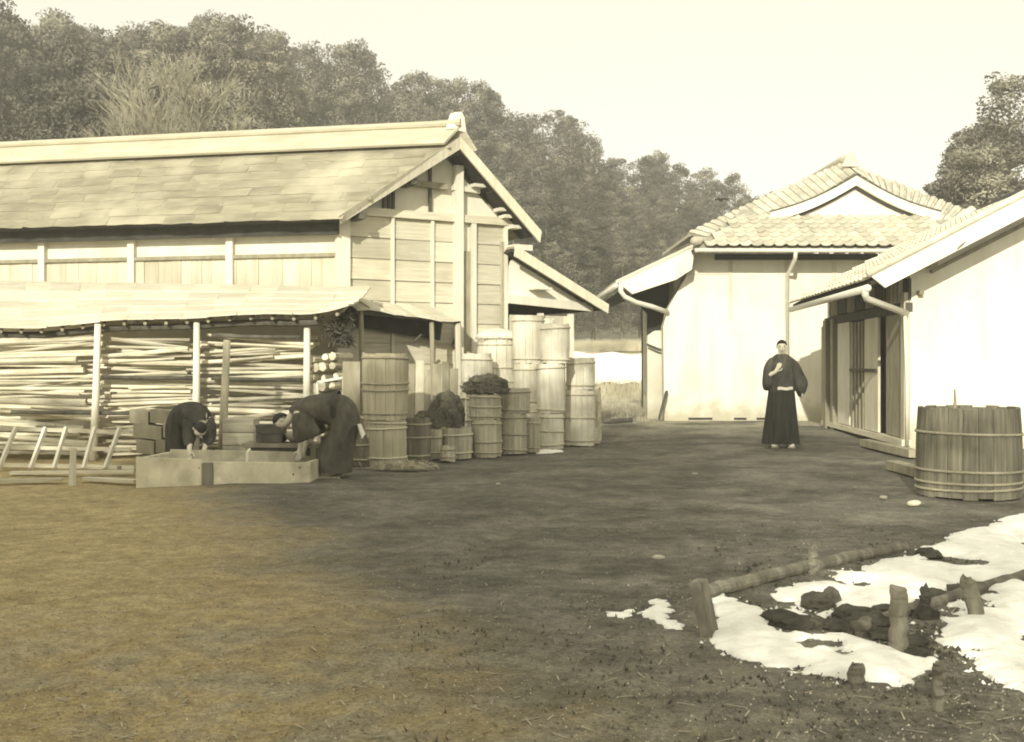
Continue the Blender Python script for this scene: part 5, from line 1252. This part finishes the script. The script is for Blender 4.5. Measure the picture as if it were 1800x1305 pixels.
def head_bits(parent, c, fwd, up, r=.095, hairlow=.2, shaven=False):
    """hair cap, ears, eyes, brows and mouth around the head centre c (offset already taken off)"""
    f, s, u = frame(fwd, up); m = MB(); rings = []
    for i in range(9):
        t = i/8; th = t*1.72
        rings.append([])
        for k in range(20):
            a = 2*math.pi*k/20; dirv = (f*math.cos(a) + s*math.sin(a))*math.sin(th) + u*math.cos(th)
            lim = 1.0
            # hairline: high at the forehead, low at the nape
            ff = math.cos(a)
            th2 = th*(.50 if ff > .5 else (.50+(.5-ff)/1.5*.62))
            dirv = (f*math.cos(a) + s*math.sin(a))*math.sin(th2) + u*math.cos(th2)
            q = V(*c) + f*(dirv.dot(f)*r*1.0-.006) + s*dirv.dot(s)*r*.90 + u*dirv.dot(u)*r*1.22
            rings[-1].append(q)
    m.loft(rings, False); link('hair', m.mesh('hair', MT['hair'], smooth=True), parent)
    c = V(*c)
    for q in (-1, 1):
        e = c+f*r*.86+s*q*r*.36+u*r*.06; m = MB(); m.loft([ring(e+f*z, s*rr_, u*rr_*.5, 8) for z, rr_ in ((-.004, .012), (.004, .011), (.007, .005))]); link('eye', m.mesh('eye', MT['feature'], smooth=True), parent)
        m = MB(); m.beam(e+u*.022-s*.015, e+u*.024+s*.015, .006, .003); link('eyebrow', m.mesh('eyebrow', MT['hair']), parent)
        m = MB(); ec = c+s*q*r*.84-f*.012+u*.004; m.loft([ring(ec+s*q*z, f*rr_*.6, u*rr_, 8) for z, rr_ in ((-.012, .018), (.002, .023), (.007, .015))]); link('ear', m.mesh('ear', MT['skin'], smooth=True), parent)
    m = MB(); e = c+f*r*.84-u*r*.10; m.v = [e+u*.012, e-u*.026-s*.011-f*.004, e-u*.026+s*.011-f*.004, e-u*.022+f*.016]; m.f = [(0, 1, 3), (0, 3, 2), (1, 2, 3)]; link('nose', m.mesh('nose', MT['skin'], smooth=True), parent)
    m = MB(); e = c+f*r*.80-u*r*.62; m.obb(e, s*.015, f*.006, u*.003); link('mouth', m.mesh('mouth', MT['feature']), parent)
def head_joints(J, B, neck, c, fwd, up, r=.095):
    f, s, u = frame(fwd, up); c = V(*c)
    J['jaw'] = (tuple(c-u*r*.55+f*r*.18), (r*.66, r*.70)); J['face'] = (tuple(c+f*.004), (r*.86, r*.96)); J['crown'] = (tuple(c+u*r*.62-f*.008), (r*.74, r*.82))
    B += [(neck, 'jaw'), ('jaw', 'face'), ('face', 'crown')]

# --- standing man in dark kimono and hakama
mp_ = gnd(1374, 786); man = thing('person', 'man in dark kimono and hakama with white sash standing near the storehouse', 'person', V(mp_.x, mp_.y, gz(mp_.x, mp_.y)))
man.rotation_euler = (0, 0, math.radians(-6))
J = {}; B = []
J['pelvis'] = ((0, .02, .84), (.13, .10)); J['waist'] = ((0, .02, 1.0), (.12, .09)); J['chest'] = ((0, .01, 1.20), (.145, .10)); J['neckb'] = ((0, .01, 1.36), (.07, .07)); J['neck'] = ((0, .005, 1.425), (.042, .044))
B += [('pelvis', 'waist'), ('waist', 'chest'), ('chest', 'neckb'), ('neckb', 'neck')]
head_joints(J, B, 'neck', (0, -.015, 1.515), (-.08, -1, 0), (0, 0, 1), .092)
for s, n in ((-1, 'a'), (1, 'b')):
    J['sh'+n] = ((s*.165, .01, 1.31), .06)
    B.append(('neckb', 'sh'+n))
    J['hip'+n] = ((s*.085, .02, .78), .095); J['kn'+n] = ((s*.105, -.02, .44), .06); J['an'+n] = ((s*.115, .02, .09), .042); J['to'+n] = ((s*.125, -.10, .055), .038); J['tt'+n] = ((s*.13, -.16, .05), .03)
    B += [('pelvis', 'hip'+n), ('hip'+n, 'kn'+n), ('kn'+n, 'an'+n), ('an'+n, 'to'+n), ('to'+n, 'tt'+n)]
J['ela'] = ((-.24, -.06, 1.07), .045); J['wra'] = ((-.11, -.17, 1.14), .03); B += [('sha', 'ela'), ('ela', 'wra')]
J['elb'] = ((.27, .02, 1.06), .045); J['wrb'] = ((.29, -.04, .86), .03); B += [('shb', 'elb'), ('elb', 'wrb')]
add_hand(J, B, 'wra', (.45, -.15, .9), (1, 0, -.3), (0, -1, 0), 'ha'); add_hand(J, B, 'wrb', (.0, -.1, -1), (0, -1, 0), (1, 0, 0), 'hb')
body = link('body', skin_mesh('body', J, B, MT['skin'], 'pelvis'), man)
head_bits(body, (0, -.015, 1.515), (-.08, -1, 0), (0, 0, 1), .092)
def fold(n, amp, ph=0): return lambda t: 1+amp*math.sin(n*t+ph)+amp*.5*math.sin((n*2+1)*t+ph*2)
m = MB(); m.loft([ring((0, .01, 1.41), (.075, 0, 0), (0, .075, 0), 32), ring((0, .012, 1.375), (.13, 0, 0), (0, .095, 0), 32), ring((0, .012, 1.33), (.205, 0, 0), (0, .125, 0), 32), ring((0, .01, 1.22), (.235, 0, 0), (0, .15, 0), 32, fold(5, .012)), ring((0, 0, 1.06), (.225, 0, 0), (0, .16, 0), 32, fold(6, .02, 1)), ring((0, 0, .93), (.205, 0, 0), (0, .15, 0), 32, fold(6, .02, 2)), ring((0, 0, .85), (.20, 0, 0), (0, .15, 0), 32)], False)
soft(link('kimono', m.mesh('kimono', MT['kimono'], smooth=True), man))
for outl in ([(-.10, 1.375), (-.17, 1.36), (-.225, 1.31), (-.265, 1.22), (-.285, 1.10), (-.290, .97), (-.285, .87), (-.235, .845), (-.17, .86), (-.12, .93), (-.10, 1.06), (-.09, 1.22)],
             [(.10, 1.375), (.17, 1.355), (.235, 1.29), (.295, 1.19), (.35, 1.08), (.385, .98), (.39, .91), (.345, .82), (.275, .735), (.225, .79), (.18, .92), (.13, 1.08), (.09, 1.22)]):
    cx_ = sum(p[0] for p in outl)/len(outl); cz_ = sum(p[1] for p in outl)/len(outl); m = MB(); rings = []
    for y, k, wob in ((-.135, .40, 0), (-.125, .72, .01), (-.06, .97, .016), (.02, 1.0, 0), (.09, .80, -.01), (.11, .45, 0)):
        rings.append([V(cx_+(x-cx_)*k+wob*math.sin(zz*40), y+.012*math.sin(zz*23+x*30), cz_+(zz-cz_)*k) for x, zz in outl])
    m.loft(rings, True); soft(link('sleeve', m.mesh('sleeve', MT['kimono'], smooth=True), man))
m = MB(); rings = []
for f in [i/10 for i in range(11)]:
    z = .93-.87*f; wx = .185+.090*f; wy = .14+.06*f
    rings.append(ring((0-.01*f, .0, z), (wx, 0, 0), (0, wy, 0), 72, lambda t, f=f: 1+(.015+.05*f)*math.copysign(abs(math.sin(9*t))**.6, math.sin(9*t))-.22*f*max(0, math.cos((t+math.pi/2)))**30))
m.loft(rings, False); soft(link('hakama', m.mesh('hakama', MT['hakama'], smooth=True), man), 1)
m = MB(); m.patch(lambda u, v: (.218*math.cos(math.radians(248+64*u)), .176*math.sin(math.radians(248+64*u))-.006, .872+.044*v+.006*math.sin(u*9)), 14, 4)
m2 = MB(); m2.v = m.v+[V(p.x*.96, p.y*.96, p.z) for p in m.v]; k = len(m.v); m2.f = m.f+[tuple(k+i for i in f[::-1]) for f in m.f]; link('sash', m2.mesh('sash', MT['cotton'], smooth=True), man)
for s in (-1, 1):
    m = MB(); m.prism([V(s*.075, -.075, 1.405), V(s*.045, -.095, 1.40), V(-s*.02-.01, -.160, 1.20), V(s*.02-.01, -.162, 1.19)], V(0, -.012, 0)); link('collar', m.mesh('collar', MT['workcloth']), man)
    m = MB(); m.loft([ring((s*.125+dx, y, z), (rx, 0, 0), (0, 0, rz_), 14) for y, z, rx, rz_, dx in ((.07, .05, .035, .035, 0), (.02, .06, .045, .045, 0), (-.08, .055, .05, .035, 0), (-.16, .045, .045, .025, 0), (-.19, .042, .02, .015, 0))]); link('tabi_sock', m.mesh('tabi_sock', MT['cotton'], smooth=True), man)
    m = MB(); m.obb(V(s*.125, -.05, .02), V(.052, 0, 0), V(0, .135, 0), V(0, 0, .012)); m.obb(V(s*.125, -.10, .005), V(.05, 0, 0), V(0, .012, 0), V(0, 0, .012)); m.obb(V(s*.125, .02, .005), V(.05, 0, 0), V(0, .012, 0), V(0, 0, .012)); link('geta', m.mesh('geta', MT['wood_mid']), man)

# --- person in a long robe stooping over the trough (faces left)
wp = gnd(584, 838); wm = thing('person', 'person in long dark work robe stooping with head down over the washing trough', 'person', V(wp.x, wp.y, gz(wp.x, wp.y)))
J = {}; B = []
J['pelvis'] = ((.16, .0, .72), (.13, .13)); J['waist'] = ((-.02, 0, .80), (.12, .12)); J['chest'] = ((-.24, 0, .77), (.13, .15)); J['neckb'] = ((-.40, 0, .70), (.07, .07)); J['neck'] = ((-.47, 0, .67), .05)
B += [('pelvis', 'waist'), ('waist', 'chest'), ('chest', 'neckb'), ('neckb', 'neck')]
hf, hu = (-.35, -.15, -.93), (-.92, 0, .38)
hc = (-.555, -.01, .62); head_joints(J, B, 'neck', hc, hf, hu, .09)
for s, n in ((-1, 'a'), (1, 'b')):
    J['sh'+n] = ((-.33, s*.16, .72), .06); B.append(('neckb', 'sh'+n))
    J['el'+n] = ((-.30, s*.20, .50), .042); J['wr'+n] = ((-.33, s*.13, .32), .028); B += [('sh'+n, 'el'+n), ('el'+n, 'wr'+n)]
    add_hand(J, B, 'wr'+n, (-.25, 0, -1), (-1, -s*.3, 0), (0, s, 0), 'h'+n)
    J['hip'+n] = ((.15, s*.085, .66), .095); J['kn'+n] = ((.02, s*.10, .38), .06); J['an'+n] = ((.06, s*.10, .08), .042); J['to'+n] = ((-.06, s*.11, .04), .036); J['tt'+n] = ((-.12, s*.115, .03), .028)
    B += [('pelvis', 'hip'+n), ('hip'+n, 'kn'+n), ('kn'+n, 'an'+n), ('an'+n, 'to'+n), ('to'+n, 'tt'+n)]
body = link('body', skin_mesh('body', J, B, MT['skin'], 'pelvis'), wm); head_bits(body, hc, hf, hu, .09)
def robe_rings(path, n=28):
    out = []
    for i, (c, wy, hz, tilt, ph) in enumerate(path):
        ax = V(0, wy, 0); bx = V(math.sin(tilt), 0, math.cos(tilt))*hz; out.append(ring(c, bx, ax, n, fold(5, .022, ph)))
    return out
m = MB(); m.loft(robe_rings([((-.44, 0, .69), .08, .085, -.5, 0), ((-.38, 0, .715), .17, .125, -.35, .3), ((-.26, 0, .75), .225, .16, -.2, .8), ((-.05, 0, .765), .22, .175, .0, 1.4), ((.10, 0, .735), .22, .21, .5, 2), ((.14, 0, .60), .225, .215, 1.0, 2.5), ((.09, 0, .46), .225, .215, 1.35, 3), ((.035, 0, .28), .225, .21, 1.5, 3.6), ((.02, 0, .06), .23, .205, 1.57, 4)]), False)
soft(link('robe', m.mesh('robe', MT['workcloth'], smooth=True), wm))
for s in (-1, 1):
    m = MB(); m.loft([ring((-.31, s*.15, .74), (.10, 0, .0), (0, .085, 0), 18), ring((-.29, s*.20, .64), (.13, 0, 0), (0, .075, 0), 18, fold(3, .05)), ring((-.255, s*.215, .52), (.155, 0, .02), (0, .06, 0), 18, fold(3, .06, 1)), ring((-.24, s*.205, .44), (.145, 0, .05), (0, .05, 0), 18, fold(3, .05, 2)), ring((-.25, s*.20, .425), (.07, 0, .03), (0, .035, 0), 18)], True)
    soft(link('sleeve', m.mesh('sleeve', MT['workcloth'], smooth=True), wm))
    m = MB(); m.obb(V(-.03, s*.105, .012), V(.13, 0, 0), V(0, .05, 0), V(0, 0, .012)); link('sandal', m.mesh('sandal', MT['straw']), wm)
m = MB(); m.loft([ring((.015, 0, .765), (.0, 0, .192), (0, .235, 0), 28), ring((.075, 0, .762), (0, 0, .203), (0, .236, 0), 28)], False); link('sash', m.mesh('sash', MT['kimono'], smooth=True), wm)
m = MB(); m.patch(lambda u, v: (.30+.05*v+.02*u, -.18+.10*u, .60-.16*v*(1-.3*u)), 3, 5); q = MB(); q.v = m.v+[p+V(.008, .004, 0) for p in m.v]; k = len(m.v); q.f = m.f+[tuple(k+i for i in f[::-1]) for f in m.f]; link('towel', q.mesh('towel', MT['cotton'], smooth=True), wm)

# --- smaller person bent double behind the trough (hips left, head towards the camera's right)
cp = at(318, 640, 12.6); ch_ = thing('person', 'smaller dark clothed person bent double behind the trough beside the pole', 'person', V(cp.x, cp.y, gz(cp.x, cp.y)))
J = {}; B = []
J['pelvis'] = ((.03, 0, .66), (.11, .11)); J['waist'] = ((.12, -.06, .715), (.105, .105)); J['chest'] = ((.23, -.17, .685), (.12, .125)); J['neckb'] = ((.29, -.27, .62), .065); J['neck'] = ((.305, -.32, .59), .046)
B += [('pelvis', 'waist'), ('waist', 'chest'), ('chest', 'neckb'), ('neckb', 'neck')]
hf, hu = (.1, -.35, -.93), (.45, -.85, .25); hc = (.325, -.385, .535); head_joints(J, B, 'neck', hc, hf, hu, .088)
for s, n in ((-1, 'a'), (1, 'b')):
    sh = V(.25, -.20, .65)+V(.72, .45, 0)*s*.13; J['sh'+n] = (tuple(sh), .055); B.append(('neckb', 'sh'+n))
    J['el'+n] = ((sh.x+.05, sh.y-.10, .46), .04); J['wr'+n] = ((sh.x+.05-s*.03, sh.y-.22, .32), .027); B += [('sh'+n, 'el'+n), ('el'+n, 'wr'+n)]
    add_hand(J, B, 'wr'+n, (.1, -.4, -1), (-s, -.3, 0), (0, 1, 0), 'h'+n)
    J['hip'+n] = ((.0+s*.02, s*.055, .60), .075); J['kn'+n] = ((-.02+s*.02, s*.06-.01, .34), .05); J['an'+n] = ((-.04+s*.02, s*.06, .08), .036); J['to'+n] = ((.03+s*.02, s*.06-.05, .04), .032); J['tt'+n] = ((.08+s*.02, s*.06-.08, .03), .025)
    B += [('pelvis', 'hip'+n), ('hip'+n, 'kn'+n), ('kn'+n, 'an'+n), ('an'+n, 'to'+n), ('to'+n, 'tt'+n)]
body = link('body', skin_mesh('body', J, B, MT['skin'], 'pelvis'), ch_); head_bits(body, hc, hf, hu, .088)
dv = V(.68, -.73, 0)
def rr_(c, w_, h_, t): 
    ax = V(.73, .68, 0)*w_; bx = (dv*math.sin(t)+UP*math.cos(t))*h_; return ring(c, bx, ax, 24, fold(5, .025, t*3))
m = MB(); m.loft([rr_((.303, -.305, .597), .060, .065, .7), rr_((.287, -.262, .628), .11, .09, .6), rr_((.255, -.21, .66), .165, .115, .4), rr_((.20, -.14, .685), .195, .15, .2), rr_((.11, -.05, .69), .19, .165, -.2), rr_((.03, .0, .64), .19, .18, -.7), rr_((.0, .01, .52), .185, .175, -1.3), rr_((-.02, .01, .36), .155, .145, -1.5), rr_((-.03, .01, .12), .15, .135, -1.55)], False)
soft(link('jacket', m.mesh('jacket', MT['kimono'], smooth=True), ch_))
for s in (-1, 1):
    sh = V(.25, -.20, .65)+V(.72, .45, 0)*s*.13
    m = MB(); m.loft([ring(sh+V(0, 0, .03), (.07, .0, 0), (0, .08, 0), 16), ring(sh+V(.03, -.06, -.10), (.08, 0, 0), (0, .10, .02), 16, fold(3, .05)), ring(sh+V(.05, -.11, -.22), (.075, 0, 0), (0, .10, .03), 16, fold(3, .05, 1)), ring(sh+V(.05, -.15, -.28), (.05, 0, 0), (0, .07, .03), 16)], True); soft(link('sleeve', m.mesh('sleeve', MT['kimono'], smooth=True), ch_))

# ------------------------------------------------------------------ winter haze
hz = MB(); hz.box((0, 40, 17.0), 130, 140, 38); ho = hz.build('haze', None); ho['kind'] = 'stuff'
hm = bpy.data.materials.new('haze_air'); hm.use_nodes = True; t = hm.node_tree
t.nodes.remove(t.nodes['Principled BSDF']); pv = t.nodes.new('ShaderNodeVolumePrincipled'); pv.inputs['Color'].default_value = (1, .97, .86, 1); pv.inputs['Density'].default_value = .0046; pv.inputs['Anisotropy'].default_value = .3
t.links.new(pv.outputs[0], t.nodes['Material Output'].inputs['Volume']); ho.data.materials.append(hm)
